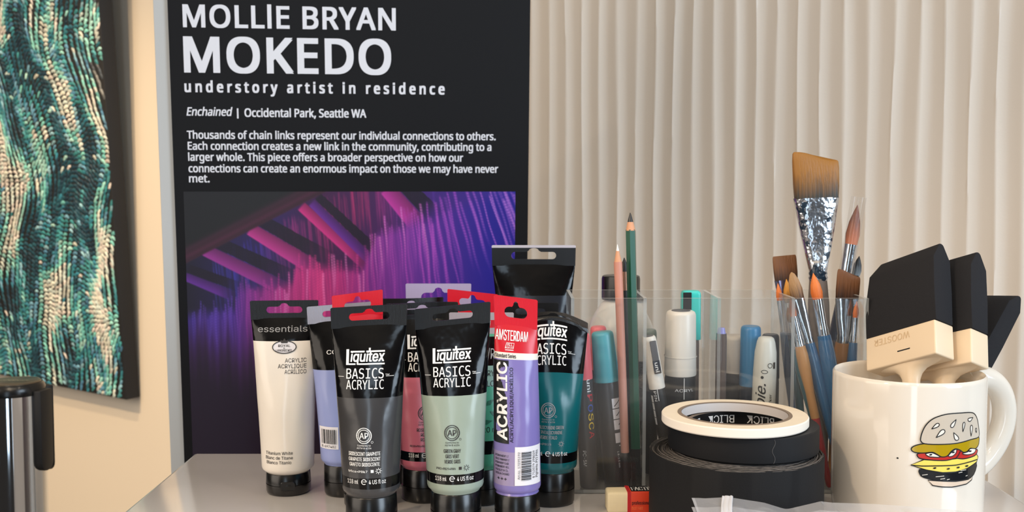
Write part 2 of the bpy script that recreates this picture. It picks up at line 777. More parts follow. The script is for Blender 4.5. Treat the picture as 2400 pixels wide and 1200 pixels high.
# dim strands seen between the beams
for q in range(170):
    x0 = rng.uniform(500, 1010)
    y0 = 615 - (x0 - 430) * .5 + rng.uniform(6, 40)
    ln = rng.uniform(80, 170)
    lean_ = rng.uniform(.04, .12)
    xc = x0 + (GYp - y0) * lean_
    w = np.clip(1 - np.abs(GXp - xc) / 2.8, 0, 1) * ss(y0 - 4, y0 + 10, GYp) * (1 - ss(y0 + ln * .5, y0 + ln, GYp))
    c = ramp(x0, [(500, (60, 56, 150)), (600, (58, 46, 150)), (650, (120, 44, 110)), (760, (150, 42, 104)), (840, (166, 46, 100)), (930, (98, 40, 128)), (1010, (84, 44, 150))])
    img = mixc(img, c, w * rng.uniform(.3, .75))
BEAMS = [((438, 640), (560, 692), 11, (94, 42, 140)), ((484, 580), (690, 684), 15, (140, 48, 134)), ((588, 533), (760, 640), 16, (176, 52, 132)),
         ((706, 482), (880, 640), 13, (190, 46, 122)), ((730, 474), (890, 632), 11, (98, 40, 138)), ((903, 442), (985, 536), 19, (176, 50, 146))]
for (x0, y0), (x1, y1), hw, c in BEAMS:
    L_ = hypot(x1 - x0, y1 - y0)
    tx, ty = (x1 - x0) / L_, (y1 - y0) / L_
    a = (GXp - x0) * tx + (GYp - y0) * ty
    d = (GXp - x0) * ty - (GYp - y0) * tx         # positive on the upper right
    w_ = hw * (1 + .25 * a / L_)
    on = ss(-3, 3, a) * (1 - ss(L_ * .55, L_, a))
    if hw != 13:
        img = mixc(img, (26, 18, 34), on * ((d > w_) & (d < w_ * 2.7)) * .88)
    k_ = on * (1 - ss(w_ - 3, w_, np.abs(d)))
    sh_ = np.clip(.86 + .22 * (-d / w_), .6, 1.12)
    img = img + (np.asarray(c, float) * sh_[..., None] - img) * k_[..., None]
# glowing field of strands
top = rampa(GXp, [(440, 712), (548, 700), (562, 652), (640, 650), (684, 640), (692, 604), (760, 604), (845, 612), (880, 530), (960, 508), (1010, 500), (1060, 470), (1210, 430)])
bot = rampa(GXp, [(440, 800), (600, 850), (760, 900), (900, 930), (1210, 980)])
fill = rampa(GXp, [(450, (62, 42, 142)), (545, (74, 40, 140)), (600, (122, 40, 124)), (690, (170, 42, 112)), (790, (172, 42, 118)), (860, (124, 44, 138)), (960, (108, 48, 150)), (1060, (62, 36, 140)), (1140, (34, 26, 140)), (1200, (26, 20, 134))])
img = mixc(img, fill, ss(0, 34, GYp - top) * .88)
nS = 0
x0 = 446.0
while x0 < 1300:
    x0 += rng.uniform(3.0, 7.5)
    ty0 = ramp(x0, [(440, 700), (548, 690), (560, 642), (640, 642), (684, 632), (690, 590), (760, 588), (840, 598), (876, 512), (960, 482), (1010, 476), (1060, 446), (1100, 430), (1300, 420)]) + rng.uniform(-8, 46)
    lean_ = ramp(x0, [(446, -.02), (700, .0), (900, .05), (1000, .12), (1100, .30), (1200, .36), (1300, .40)]) + rng.uniform(-.015, .015)
    ln = rng.uniform(120, 330) * ramp(x0, [(446, .45), (600, .7), (760, 1), (1300, 1.1)])
    if x0 > 1060 and rng.random() < .45:
        continue
    xs_ = x0 - (ramp(x0, [(1000, 0), (1300, 70)]) if x0 > 1000 else 0)
    xc = xs_ + (GYp - ty0) * lean_ + 1.2 * np.sin(GYp * .05 + nS)
    hw = rng.uniform(1.8, 3.6) * (1.25 if x0 > 1050 else 1)
    w = np.clip(1.25 - np.abs(GXp - xc) / hw, 0, 1) * ss(ty0 - 2, ty0 + 5, GYp) * (1 - ss(ty0 + ln * .45, ty0 + ln, GYp))
    bead = .74 + .26 * np.sin(GYp * 1.0 + nS * 2.1)
    c = ramp(x0, [(446, (96, 76, 190)), (540, (104, 66, 184)), (575, (150, 56, 156)), (660, (196, 54, 140)), (750, (228, 62, 132)), (830, (206, 60, 138)), (880, (160, 62, 160)), (980, (186, 78, 190)), (1080, (160, 76, 190)), (1180, (176, 110, 206)), (1300, (170, 110, 210))])
    img = mixc(img, c, w * bead * rng.uniform(.35, 1.0))
    if rng.random() < .22 and 640 < x0 < 1000:
        img = mixc(img, (236, 150, 205), w * bead * .5 * (1 - ss(ty0 + 40, ty0 + 130, GYp)))
    nS += 1
# everything sinks into dark violet towards the ground of the pictured square
jit = 18 * np.sin(GXp * .11) + 12 * np.sin(GXp * .37)
img = mixc(img, (58, 24, 66), ss(-110, 30, GYp - bot + jit) * .75)
img = mixc(img, (33, 19, 40), ss(-60, 90, GYp - bot + jit))
# roof and night sky above it
ROOFW = 1 - ss(-2, 3, GYp - RY)
rt = .5 + .5 * np.sin((GYp - RY) * .35)
img = img + ((np.array((52, 26, 40)) + rt[..., None] * np.array((14, 4, 10))) - img) * ROOFW[..., None]
img = mixc(img, (25, 24, 27), 1 - ss(-46, -20, GYp - RY))
img = np.clip(img, 0, 255)
LN = np.where(img / 255 <= .04045, img / 255 / 12.92, ((img / 255 + .055) / 1.055) ** 2.4)

pic_me = bpy.data.meshes.new('printed_picture')
vs = [(u_a + (u_b - u_a) * i / NX, -.0004, v_a + (v_b - v_a) * j / NY + pz) for j in range(NY + 1) for i in range(NX + 1)]
fs = [(j * (NX + 1) + i, (j + 1) * (NX + 1) + i, (j + 1) * (NX + 1) + i + 1, j * (NX + 1) + i + 1) for j in range(NY) for i in range(NX)]
pic_me.from_pydata(vs, [], fs)
ca = pic_me.color_attributes.new('Col', 'FLOAT_COLOR', 'POINT')
ca.data.foreach_set('color', np.concatenate([LN.reshape(-1, 3), np.ones(((NX + 1) * (NY + 1), 1))], 1).astype(np.float32).ravel())
pic_me.materials.append(attr_mat('printed_photo', .45))
pic = bpy.data.objects.new('printed_picture', pic_me)
COL.objects.link(pic)
pic.parent = poster
pic['label'] = 'violet and pink picture of hanging strands under beams'

# ------------------------------------------------------------------ painting on the wall
# right edge of the canvas where it meets the wall
tilt = radians(3.0)
pr = on_plane(330, 930, W0, WN)
pbv = (Vector((0, 0, 1)) * cos(tilt) + WN * sin(tilt)).normalized()
pfn = WN * cos(tilt) - Vector((0, 0, 1)) * sin(tilt)
PW, PH, PT = .66, .98, .030
pbase = pr - WD * PW + WN * .002
painting = thing('canvas_painting', 'teal, mint and cream canvas painting of flowing scale strokes on the warm wall', 'painting',
                 basis(pbase, WD, -pfn, pbv))
M_CANVAS = mat('black_canvas_edge', (22, 22, 24), .7, bump=.2, bscale=900, bdist=.0004)
M_STROKE = attr_mat('thick_acrylic_strokes', .45)
MB().box(0, PW, -PT, 0, 0, PH).build('stretched_canvas', M_CANVAS, painting, bevel=.002)
PAL = {'dark': [(34, 68, 82), (36, 82, 98), (44, 96, 110), (30, 58, 74)], 'teal': [(52, 122, 134), (64, 146, 150), (58, 134, 154), (84, 162, 168)],
       'mint': [(134, 210, 198), (162, 222, 210), (116, 194, 188), (178, 224, 214)], 'cream': [(232, 232, 216), (222, 226, 214), (230, 220, 210), (208, 220, 212)],
       'blue': [(102, 156, 184), (120, 172, 194), (80, 132, 164), (150, 196, 208)], 'grey': [(104, 106, 106), (126, 126, 124), (80, 88, 96), (146, 146, 142)]}
vs, fs, cl = [], [], []


rs = random.Random(5)
CW_, DV = .0145, .0090                      # column width, step along a column
RAMP = ['dark', 'dark', 'teal', 'blue', 'teal', 'mint', 'mint', 'cream']
for k_ in range(-6, int(PW / CW_) + 7):
    ph = rs.uniform(0, DV)
    for j_ in range(int(PH / DV) + 2):
        v = j_ * DV + ph
        base_u = (k_ + .5) * CW_
        u = base_u + .085 * noise.noise((k_ * .055, v * 3.4, 1)) + .022 * noise.noise((k_ * .22, v * 9, 6))
        n1 = noise.noise((k_ * .15, v * 3.6, 21)) + .75 * noise.noise((k_ * .30, v * 8.5, 2)) + .28 * noise.noise((k_ * .9, v * 24, 5))
        th = max(-1.0, min(1.0, 3.0 * noise.noise((k_ * .13, v * 6.0, 30)))) + rs.uniform(-.2, .2)
        gy = sstep(.50, .66, u) * sstep(.35, .75, v)
        t_ = n1 * 1.25 + .50
        if noise.noise((k_ * .3, v * 5, 40)) + gy * 1.1 > .75:
            fam = 'grey'
        else:
            fam = RAMP[max(0, min(7, int(t_ * 8)))]
        if rs.random() < .05:
            fam = rs.choice(('mint', 'teal', 'blue', 'cream'))
        c = rs.choice(PAL[fam])
        f_ = rs.uniform(.85, 1.12)
        c = lin([min(255, x * f_) for x in c])
        hl, hw = rs.uniform(.0070, .0108), rs.uniform(.0030, .0041)
        u += rs.uniform(-.0012, .0012)
        if not (.004 < u < PW - .003 and .004 < v < PH - .004):
            continue
        ct, st = cos(th), sin(th)
        b0 = len(vs)
        hh = rs.uniform(.0010, .0020)
        for (a, w_, h) in ((-1, 0, 0), (-.65, .8, 0), (0, 1, 0), (.65, .8, 0), (1, 0, 0), (.65, -.8, 0), (0, -1, 0), (-.65, -.8, 0), (0, .15, 1)):
            uu = u + a * hl * ct - w_ * hw * st
            vv = v + a * hl * st + w_ * hw * ct - abs(a) * hl * .25
            uu = min(PW - .0003, max(.0003, uu))
            vv = min(PH - .0003, max(.0003, vv))
            vs.append((uu, -PT - .0004 - h * hh, vv))
            cl.append((c[0], c[1], c[2], 1))
        for q in range(8):
            fs.append((b0 + q, b0 + (q + 1) % 8, b0 + 8))
me = bpy.data.meshes.new('paint_strokes')
me.from_pydata(vs, [], fs)
ca = me.color_attributes.new('Col', 'FLOAT_COLOR', 'POINT')
ca.data.foreach_set('color', [x for c in cl for x in c])
me.materials.append(M_STROKE)
o = bpy.data.objects.new('paint_strokes', me)
COL.objects.link(o)
o.parent = painting
o['kind'] = 'stuff'

# ------------------------------------------------------------------ belt barrier post
bp_ = at(31, 880, 1.14)
post = thing('belt_barrier_post', 'chrome queue barrier post with black belt head below the painting', 'barrier post', (bp_.x, bp_.y, 0))
M_DISC = mat('bronze_disc', (120, 108, 92), .3, metal=.8)
MB().lathe([(.16, 0), (.16, .008), (.05, .03), (.032, .04)], 48).build('base_plate', M_BLACKMAT, post)
MB().lathe([(.0318, .03), (.0318, .986)], 64).build('post_tube', M_CHROME, post)
head = MB().lathe([(.0322, .9830), (.0325, .9845), (.0322, .9885), (.0308, .9930), (.0290, .9952)], 64).build('head_cap', M_BLACKCAP, post)
MB().lathe([(.0278, .9948), (.0278, .9960), (.0272, .9964)], 64).build('top_disc', M_DISC, post)
M_GOLD = mat('pale_emblem', (190, 176, 150), .35, metal=.6)
k = Ink()
pts = [(-.017 + .034 * i / 40, .0022 * sin(i * 1.1) + .0005 * sin(i * 2.7)) for i in range(41)]
k.line(pts, .0011).ring(0, 0, .0262, .0262, .0006, 48)
k.build('disc_emblem', M_GOLD, lambda x, y: Vector((x, y, .9969)), post, 0)
for ang, zlo, nm, w in ((-.16, .900, 'belt_clip', .011), (-2.32, .893, 'belt_cassette', .021), (pi - .16, .900, 'belt_clip', .011), (pi - 2.32, .893, 'belt_clip', .011)):
    d = Vector((cos(ang), sin(ang), 0))
    e = Vector((-sin(ang), cos(ang), 0))
    b = MB()
    secs = []
    nn = 8
    prof = [(-w, .988)] + [(w * -cos(pi * q / nn), zlo + w * .9 - w * .9 * sin(pi * q / nn)) for q in range(nn + 1)] + [(w, .988)]
    for dd in (.026, .0385):
        secs += [tuple(d * dd + e * x + Vector((0, 0, z))) for x, z in prof]
    m_ = len(prof)
    fs = [tuple(range(m_)), tuple(range(2 * m_ - 1, m_ - 1, -1))] + [(q, (q + 1) % m_, m_ + (q + 1) % m_, m_ + q) for q in range(m_)]
    b.add(secs, fs)
    b.build(nm, M_BLACKMAT, post, bevel=.0015, segs=2)


# ------------------------------------------------------------------ paint tubes
def euro_slot(cx, cz, hw, hh, rb, up):
    pts = []
    for q in range(9):
        t = -pi / 2 - pi * q / 8
        pts.append((cx - hw + hh + hh * cos(t), cz + hh * sin(t)))
    pts.append((cx - rb * 1.5, cz + hh))
    for q in range(9):
        t = pi - pi * q / 8
        pts.append((cx + rb * cos(t), cz + hh + up * (.35 + .65 * sin(t))))
    pts.append((cx + rb * 1.5, cz + hh))
    for q in range(9):
        t = pi / 2 - pi * q / 8
        pts.append((cx + hw - hh + hh * cos(t), cz + hh * sin(t)))
    return pts


class Tube:
    def __init__(s, label, px, Y, H=.152, r=.0200, cap_r=.0178, cap_h=.026, cw=.052, crh=.0125, zones=(), crimp=None, cap=None, yaw=0, roll=0, pitch=0,
                 twist=0, skew=0, bend=0, bend2=0, full=2.0, slot=True, arch=0, fold=.0020, group='paint tubes standing on their caps', notch=False, px_y=1180, foldback=0, edge=None):
        X = (px - 1200) / F * Y * 1.0
        s.r, s.H, s.cw, s.zt = r, H, cw, H - crh
        s.zc = cap_h
        s.zs = cap_h + .004
        s.twist, s.skew, s.bend, s.bend2, s.full = twist, skew, bend, bend2, full
        s.foldback = foldback
        s.arch = arch
        s.fold = fold
        s.seed = px * .37
        M = Matrix.Translation((X, Y, TOP)) @ Matrix.Rotation(yaw, 4, 'Z') @ Matrix.Rotation(roll, 4, 'Y') @ Matrix.Rotation(pitch, 4, 'X')
        s.root = thing('paint_tube', label, 'paint tube', M, group)
        # body
        zs = {cap_h - .0006: cap_r * .96, cap_h + .0008: r - .0022, cap_h + .0022: r - .0006}
        zl = [cap_h - .0006, cap_h + .0008, cap_h + .0022] + [s.zs + (s.zt - s.zs) * (q / 30) for q in range(31)]
        for zb, _ in zones[:-1]:
            zl.append(zb)
            zl.append(zb + .00005)
        zl = sorted(set(zl))
        secs, mats, mi = [], [], []
        for _, m in zones:
            if m not in mats:
                mats.append(m)
        for z in zl:
            if z in zs:
                secs.append((z, zs[z], zs[z]))
            else:
                a_, b_ = s.ab(z)
                secs.append((z, a_, b_))
        for z0, z1 in zip(zl, zl[1:]):
            zm = (z0 + z1) / 2
            for zb, m in zones:
                if zm < zb or (zb, m) == zones[-1]:
                    mi.append(mats.index(m))
                    break
        b = MB().loft(secs, 56, mi)
        b.map(s.warp)
        s.body = b.build('tube_body', mats, s.root, smooth=60)
        # crimped end with its hanging hole
        bm = bmesh.new()
        h = cw / 2
        out = [(-h, s.zt - .0012), (h, s.zt - .0012), (h + .0004, H - .0006), (h - .0004, H), (-h + .0004, H), (-h - .0004, H - .0006)]
        loops = [out]
        if slot:
            loops.append(euro_slot(0, s.zt + crh * .46, cw * .27, crh * .19, cw * .06, crh * .20))
        es = []
        for lp in loops:
            vv = [bm.verts.new((x, z, 0)) for x, z in lp]
            es += [bm.edges.new((vv[q], vv[(q + 1) % len(vv)])) for q in range(len(vv))]
        bmesh.ops.triangle_fill(bm, edges=es, use_beauty=True)
        x = -h + .003
        while x < h:
            bmesh.ops.bisect_plane(bm, geom=bm.verts[:] + bm.edges[:] + bm.faces[:], plane_co=(x, 0, 0), plane_no=(1, 0, 0))
            x += .003
        if edge:
            bmesh.ops.bisect_plane(bm, geom=bm.verts[:] + bm.edges[:] + bm.faces[:], plane_co=(0, H - .0022, 0), plane_no=(0, 1, 0))
        if foldback:
            z = s.zt + .002
            while z < H:
                bmesh.ops.bisect_plane(bm, geom=bm.verts[:] + bm.edges[:] + bm.faces[:], plane_co=(0, z, 0), plane_no=(0, 1, 0))
                z += .002
        bmesh.ops.recalc_face_normals(bm, faces=bm.faces)
        r_ = bmesh.ops.extrude_face_region(bm, geom=bm.faces[:])
        top_ = [g for g in r_['geom'] if isinstance(g, bmesh.types.BMVert)]
        for v in top_:
            v.co.z = 1
        for v in bm.verts:
            v.co = s.warp(v.co.x, -.0008 if v.co.z < .5 else .0008, v.co.y)
        bmesh.ops.recalc_face_normals(bm, faces=bm.faces)
        me = bpy.data.meshes.new('crimped_end')
        bm.to_mesh(me)
        bm.free()
        me.materials.append(crimp or M_CRIMP)
        if edge:
            me.materials.append(edge)
            for p in me.polygons:
                if p.center.z > H - .0022:
                    p.material_index = 1
        o = bpy.data.objects.new('crimped_end', me)
        COL.objects.link(o)
        o.parent = s.root
        # cap
        cr = cap_r
        c = MB().lathe([(cr - .0022, 0), (cr - .0008, .0006), (cr, .0022), (cr + .0002, cap_h * .45), (cr - .0004, cap_h * .46), (cr - .0004, cap_h * .475), (cr + .0002, cap_h * .485), (cr - .0003, cap_h - .0012), (cr - .0012, cap_h - .0002)], 56)
        s.cap = c.build('flip_cap', cap or M_BLACKCAP, s.root, smooth=50)
        if notch:
            b = MB()
            b.loft([(-.0012, .0048, .0030), (0, .0058, .0036), (.0008, .0052, .0032)], 24, power=4)
            b.map(lambda x, y, z: (x + .003, -sqrt(max(0, cr * cr - (x + .003) ** 2)) - z * .6 - .0001, y + cap_h * .47))
            b.build('thumb_tab', M_BLACKCAP, s.root, smooth=40)

    def ab(s, z):
        t = max(0, min(1, (z - s.zs) / (s.zt - s.zs)))
        a = s.r + (s.cw / 2 - s.r) * t ** 1.25
        b = s.r * (1 - t ** s.full) + .0009 * t
        return a, b

    def warp(s, x, y, z):
        t = max(0, min(1, (z - s.zs) / (s.zt - s.zs)))
        w = t ** 3
        y2 = y + w * (s.bend * cos(pi * x / s.cw) + s.bend2 * sin(2 * pi * x / s.cw))
        z2 = z + w * (s.skew * x + s.arch * cos(pi * x / s.cw))
        if s.foldback and z > s.zt:
            d = z - s.zt
            an = s.foldback * min(1, d / .006)
            z2 = s.zt + w * (s.skew * x + s.arch * cos(pi * x / s.cw)) + d * cos(an)
            y2 += d * sin(an)
        y2 += s.fold * t * (1 - t) * 2.4 * (noise.noise((x * 55 + s.seed, z * 30, s.seed)) + .5 * noise.noise((x * 130, z * 70 + x * 60, s.seed + 5)))
        an = s.twist * t
        return Vector((x * cos(an) - y2 * sin(an), x * sin(an) + y2 * cos(an), z2))

    def surf(s, off=.00025):
        def fn(x, z):
            if z > s.zt:
                return s.warp(x, -.0009 - off, z)
            a, b = s.ab(max(z, s.zs))
            q = min(.999, abs(x) / a)
            y = -b * sqrt(1 - q * q) - off
            return s.warp(x, y, z)
        return fn

    def ink(s, k, name, m, parent=None, off=.00025, step=.0025):
        return k.build(name, m, s.surf(off), parent or s.body, step)


def colour(name, c, rough=.22, bump=.04):
    return mat(name, c, rough, bump=bump, bscale=45, bdist=.003)


def basics(t, dx, zk, names, ink_m, pigs, square=True):
    """lettering of the black-topped tubes; zk shifts the block"""
    k = Ink()
    L, R, T0, B0 = dx - .0132, dx + .0136, .1257 + zk, .1163 + zk
    k.rect(L, L + .0019, B0, T0 + .0012)                       # tall initial
    k.rect(L, L + .0066, B0, B0 + .0010)
    k.rect(L + .0078, R, B0, B0 + .0010)
    k.rect(L + .0030, L + .0128, T0 - .0011, T0)
    k.rect(L + .0140, R, T0 - .0011, T0)
    k.rect(L + .0157, L + .0170, T0 - .0011, T0 + .0018)
    k.text('iquitex', L + .0032, R - .0002, B0 + .0022, .0068, bold=.03, shear=.12)
    for word, z, cap in (('BASICS', .1071 + zk, .0068), ('ACRYLIC', .1000 + zk, .0062)):
        n_ = len(word)
        if font(MONO):
            k.text(word, dx - .0128, dx + .0130, z, cap, bold=.006, face=MONO)
            continue
        x0, x1 = dx - .0128, dx + .0130
        w = (x1 - x0) / n_
        for q, ch in enumerate(word):
            xa_, xb_ = x0 + q * w + w * .09, x0 + (q + 1) * w - w * .09
            if ch == 'I':
                xc = (xa_ + xb_) / 2
                k.rect(xc - .0005, xc + .0005, z, z + cap)
                k.rect(xa_ + .0002, xb_ - .0002, z, z + .0009)
                k.rect(xa_ + .0002, xb_ - .0002, z + cap - .0009, z + cap)
            else:
                k.text(ch, xa_, xb_, z, cap, bold=.012)
    k.rect(dx - .0188, dx - .0146, .1083 + zk, .1086 + zk)
    k.rect(dx + .0146, dx + .0198, .1083 + zk, .1086 + zk)
    k.text('TM', dx + .0142, dx + .0168, .1090 + zk, .0009, bold=.03)
    t.ink(k, 'brand_lettering', M_WHITEINK)
    k = Ink()
    zc = .0691 + zk
    k.ring(dx, zc, .0054, .0054, .0005).ring(dx, zc, .0041, .0041, .0004)
    k.text('AP', dx - .0030, dx + .0030, zc - .0020, .0040, bold=.02)
    for q in range(26):
        a = 2 * pi * q / 26
        if abs(sin(a)) < .93:
            k.disc(dx + .00475 * cos(a), zc + .00475 * sin(a), .00028, .00028, 6)
    k.ring(dx + .0056, zc - .0044, .0008, .0008, .0002, 14)
    k.text('Conforms to', dx - .0046, dx + .0046, .0620 + zk, .0011, bold=.01)
    k.text('ASTM D 4236', dx - .0050, dx + .0050, .0602 + zk, .0011, bold=.01)
    for q, (nm, w) in enumerate(names):
        k.text(nm, dx - w / 2, dx + w / 2, .0556 + zk - q * .0036, .0025, bold=.02)
    k.text(pigs, dx - .0112, dx + .0022, .0440 + zk, .0015, bold=.02)
    if square:
        k.rect(dx + .0044, dx + .0064, .0439 + zk, .0459 + zk)
    k.ring(dx + .0096, .0449 + zk, .0013, .0013, .00035, 16)
    for q in range(8):
        a = q * pi / 4
        k.rect(dx + .0096 + .0015, dx + .0096 + .0022, .0449 + zk - .00018, .0449 + zk + .00018, a, (dx + .0096, .0449 + zk))
    t.ink(k, 'colour_lettering', ink_m)
    k = Ink()
    k.text('118 ml', dx - .0122, dx - .0044, .0362 + zk, .0029, bold=.012)
    k.ring(dx - .0003, .0377 + zk, .0019, .0019, .0005, 24, .0, 5.4)
    k.rect(dx - .0021, dx + .0015, .0376 + zk, .0380 + zk)
    k.text('4 US fl oz', dx + .0031, dx + .0142, .0362 + zk, .0029, bold=.012)
    t.ink(k, 'volume_lettering', M_WHITEINK)


# white tube, far left
c_white = mat('white_paint_tube', (236, 229, 219), .2, bump=.05, bscale=40, bdist=.003)
t = Tube('white paint tube with black top band, leftmost of the tubes', 669, .826, H=.1505, r=.0203, cap_r=.0172, cap_h=.0175, cw=.0522, crh=.0135,
         zones=[(.1195, c_white), (1, M_BLACK)], notch=True, roll=-.012, full=2.2)
k = Ink()
k.ctext('essentials', -.001, .0385, .1265, .0046, bold=.004)
k.text('TM', .0188, .0205, .1300, .0008)
t.ink(k, 'brand_lettering', M_GREYINK)
k = Ink()
ox, oz = .0010, .1152
k.disc(ox, oz, .0090, .0046, 40)
t.ink(k, 'oval_badge', M_PAPER, off=.0003)
k = Ink()
k.ring(ox, oz, .0094, .0050, .0007, 44)
k.ctext('ROYAL', ox, .0092, oz + .0001, .0019, bold=.02).ctext('&', ox, .0013, oz - .0014, .0012, bold=.01).ctext('LANGNICKEL', ox, .0128, oz - .0033, .0017, bold=.02)
k.poly([(ox - .0024, oz + .0030), (ox + .0024, oz + .0030), (ox + .0030, oz + .0056), (ox + .0014, oz + .0044), (ox, oz + .0066), (ox - .0014, oz + .0044), (ox - .0030, oz + .0056)])
t.ink(k, 'badge_lettering', M_DARKINK, off=.0006)
k = Ink()
k.text('ACRYLIC', .0018, .0178, .1035, .0031, bold=0).text('ACRYLIQUE', -.0036, .0178, .0992, .0031, bold=0).text('ACRÍLICO', .0016, .0178, .0949, .0031, bold=0)
k.text('Titanium White', -.0136, .0078, .0337, .0024, bold=.01).text('Blanc de Titane', -.0138, .0078, .0301, .0024, bold=.01).text('Blanco Titanio', -.0130, .0066, .0265, .0024, bold=.01)
t.ink(k, 'colour_lettering', M_DARKINK)

# periwinkle tube with barcode
c_peri = colour('periwinkle_paint', (146, 158, 210))
M_SILVER = mat('silver_crimp', (176, 176, 190), .35, metal=.5, wave=300, bdist=.0008)
t = Tube('periwinkle blue tube with silver crimp and a barcode, between the white and charcoal tubes', 803, .822, H=.1480, r=.0180, cap_r=.0158, cap_h=.0250, cw=.050,
         zones=[(.0985, c_peri), (1, M_BLACK)], crimp=M_SILVER, roll=-.02, skew=.06)
t.ink(Ink().text('COLOR', -.0098, .0100, .1105, .0032, bold=.02), 'brand_lettering', M_WHITEINK)
k = Ink().rect(-.0168, -.0010, .0385, .0555)
t.ink(k, 'barcode_sticker', M_PAPER, off=.0004, step=.0008)
k = Ink().barcode(-.0150, -.0020, .0425, .0535, 16, 4).text('8 697482', -.0150, -.0030, .0396, .0018)
t.ink(k, 'barcode_bars', M_BLACKINK, off=.0008, step=.0012)

# blue tube with red end
c_blue = colour('cerulean_paint', (38, 140, 178))
c_red = colour('red_label', (200, 22, 40), .3)
M_REDCR = mat('red_crimp', (206, 24, 42), .32, wave=330, bdist=.0003)
t = Tube('bright blue tube with red hanging end, mostly hidden behind the charcoal tube', 849, .790, H=.1600, r=.0160, cap_r=.0150, cap_h=.0230, cw=.0372,
         zones=[(.115, c_blue), (.121, M_WHITE), (1, c_red)], crimp=M_REDCR, roll=-.026, skew=.10, crh=.017)
t.ink(Ink().text('AMSTERDAM', -.0145, .0145, .1270, .0050, bold=.03, shear=.15), 'brand_lettering', M_WHITEINK)

# charcoal graphite tube, in front
c_gra = colour('graphite_paint', (58, 58, 60), .2, .08)
t = Tube('charcoal grey tube reading graphite, in front of the periwinkle tube', 866, .735, H=.1560, cw=.0525, zones=[(.0325, c_gra), (.0400, M_BLACK), (.0940, c_gra), (1, M_BLACK)],
         roll=-.006, skew=.05, twist=-.03, crh=.0135, bend=.0015)
basics(t, -.0020, .0, (('IRIDESCENT GRAPHITE', .0218), ('GRAPHITE IRIDESCENT', .0218), ('GRAFITO IRIDISCENTE', .0208)), M_WHITEINK, 'Mica•PBk7')

# rose pink tube
c_rose = colour('rose_paint', (204, 112, 134))
t = Tube('rose pink tube with black top between the charcoal and green gray tubes', 994, .808, H=.1505, zones=[(.0330, c_rose), (.0400, M_BLACK), (.0955, c_rose), (1, M_BLACK)],
         roll=-.012, bend=.004, bend2=.002, twist=.12, cw=.054)
basics(t, .0015, .0, (('ROSE PINK', .0120), ('ROSE', .0060), ('ROSA', .0060)), M_DARKINK, 'PR188•PW6•PR122')

# black-ended tube behind the rose tube
c_blackbody = colour('black_paint', (20, 20, 22))
t = Tube('plain black tube with bent end standing behind the rose pink tube', 960, .862, H=.1490, zones=[(.09, c_blackbody), (1, M_BLACK)], bend=-.005, twist=.25, cw=.054)

# clear lavender hanger tube
M_LAV = mat('lavender_translucent_crimp', (170, 158, 190), .35, wave=120, bdist=.0002)
c_lav = colour('lavender_paint', (160, 150, 188))
t = Tube('tube with pale lavender hanging tab, rearmost behind the green gray tube', 1027, .905, H=.1568, r=.019, zones=[(1, c_lav)], crimp=M_LAV, crh=.022, cw=.0550)

# red ended tube behind
c_yel = colour('warm_paint', (190, 60, 52))
t = Tube('red ended tube with white band behind the green gray tube', 1103, .856, H=.1545, r=.0170, cap_r=.0150, cw=.0400, zones=[(.112, c_yel), (.119, M_WHITE), (1, c_red)], crimp=M_REDCR,
         skew=-.10, crh=.017, roll=.01)
t.ink(Ink().text('AMSTERDAM', -.0145, .0145, .1275, .0050, bold=.03, shear=.15), 'brand_lettering', M_WHITEINK)

# mint green tube
c_mint = colour('mint_green_paint', (74, 150, 122))
c_pale = colour('pale_green_label', (128, 158, 148))
M_GREYCR = mat('grey_crimp', (168, 160, 168), .4, wave=280, bdist=.0005)
t = Tube('mint green tube squeezed between the green gray and violet tubes', 1128, .800, H=.1440, r=.0186, cap_r=.0165, cap_h=.0280, cw=.048, zones=[(.0400, c_mint), (.0500, M_BLACK), (.0900, c_mint), (.1050, c_pale), (.1260, M_BLACK), (1, c_mint)],
         crimp=M_GREYCR, crh=.016)
k = Ink().text('ACRYLIC', -.0015, .0172, .0975, .0042).text('COLOUR', -.0025, .0165, .0900, .0042).text('120 ml', -.0015, .0135, .0565, .0040)
t.ink(k, 'label_lettering', M_BLACKINK)
t.ink(Ink().text('A/R', .0010, .0100, .1100, .0075), 'brand_lettering', M_GREYINK)
k = Ink()
for cx, cz, a in ((.006, .078, .6), (.010, .070, -.5), (.004, .064, .2)):
    k.raw([(cx - .004, cz), (cx, cz + .0018), (cx + .005, cz), (cx, cz - .0018)], [(0, 1, 2, 3)], a, (cx, cz))
t.ink(k, 'leaf_motif', mat('dark_green_ink', (28, 92, 72), .4))

# green gray tube, in front
c_gg = colour('green_gray_paint', (152, 166, 154))
t = Tube('pale green gray tube with black top, front row centre', 1067, .743, H=.1555, cw=.0525, zones=[(.0335, c_gg), (.0405, M_BLACK), (.0940, c_gg), (1, M_BLACK)], roll=-.014, skew=.085, crh=.0135, full=1.8)
basics(t, -.0008, .0, (('GREEN GRAY', .0118), ('GRIS VERT', .0094), ('VERDE GRIS', .0110)), M_DARKINK, 'PW2•PB29•PW6')

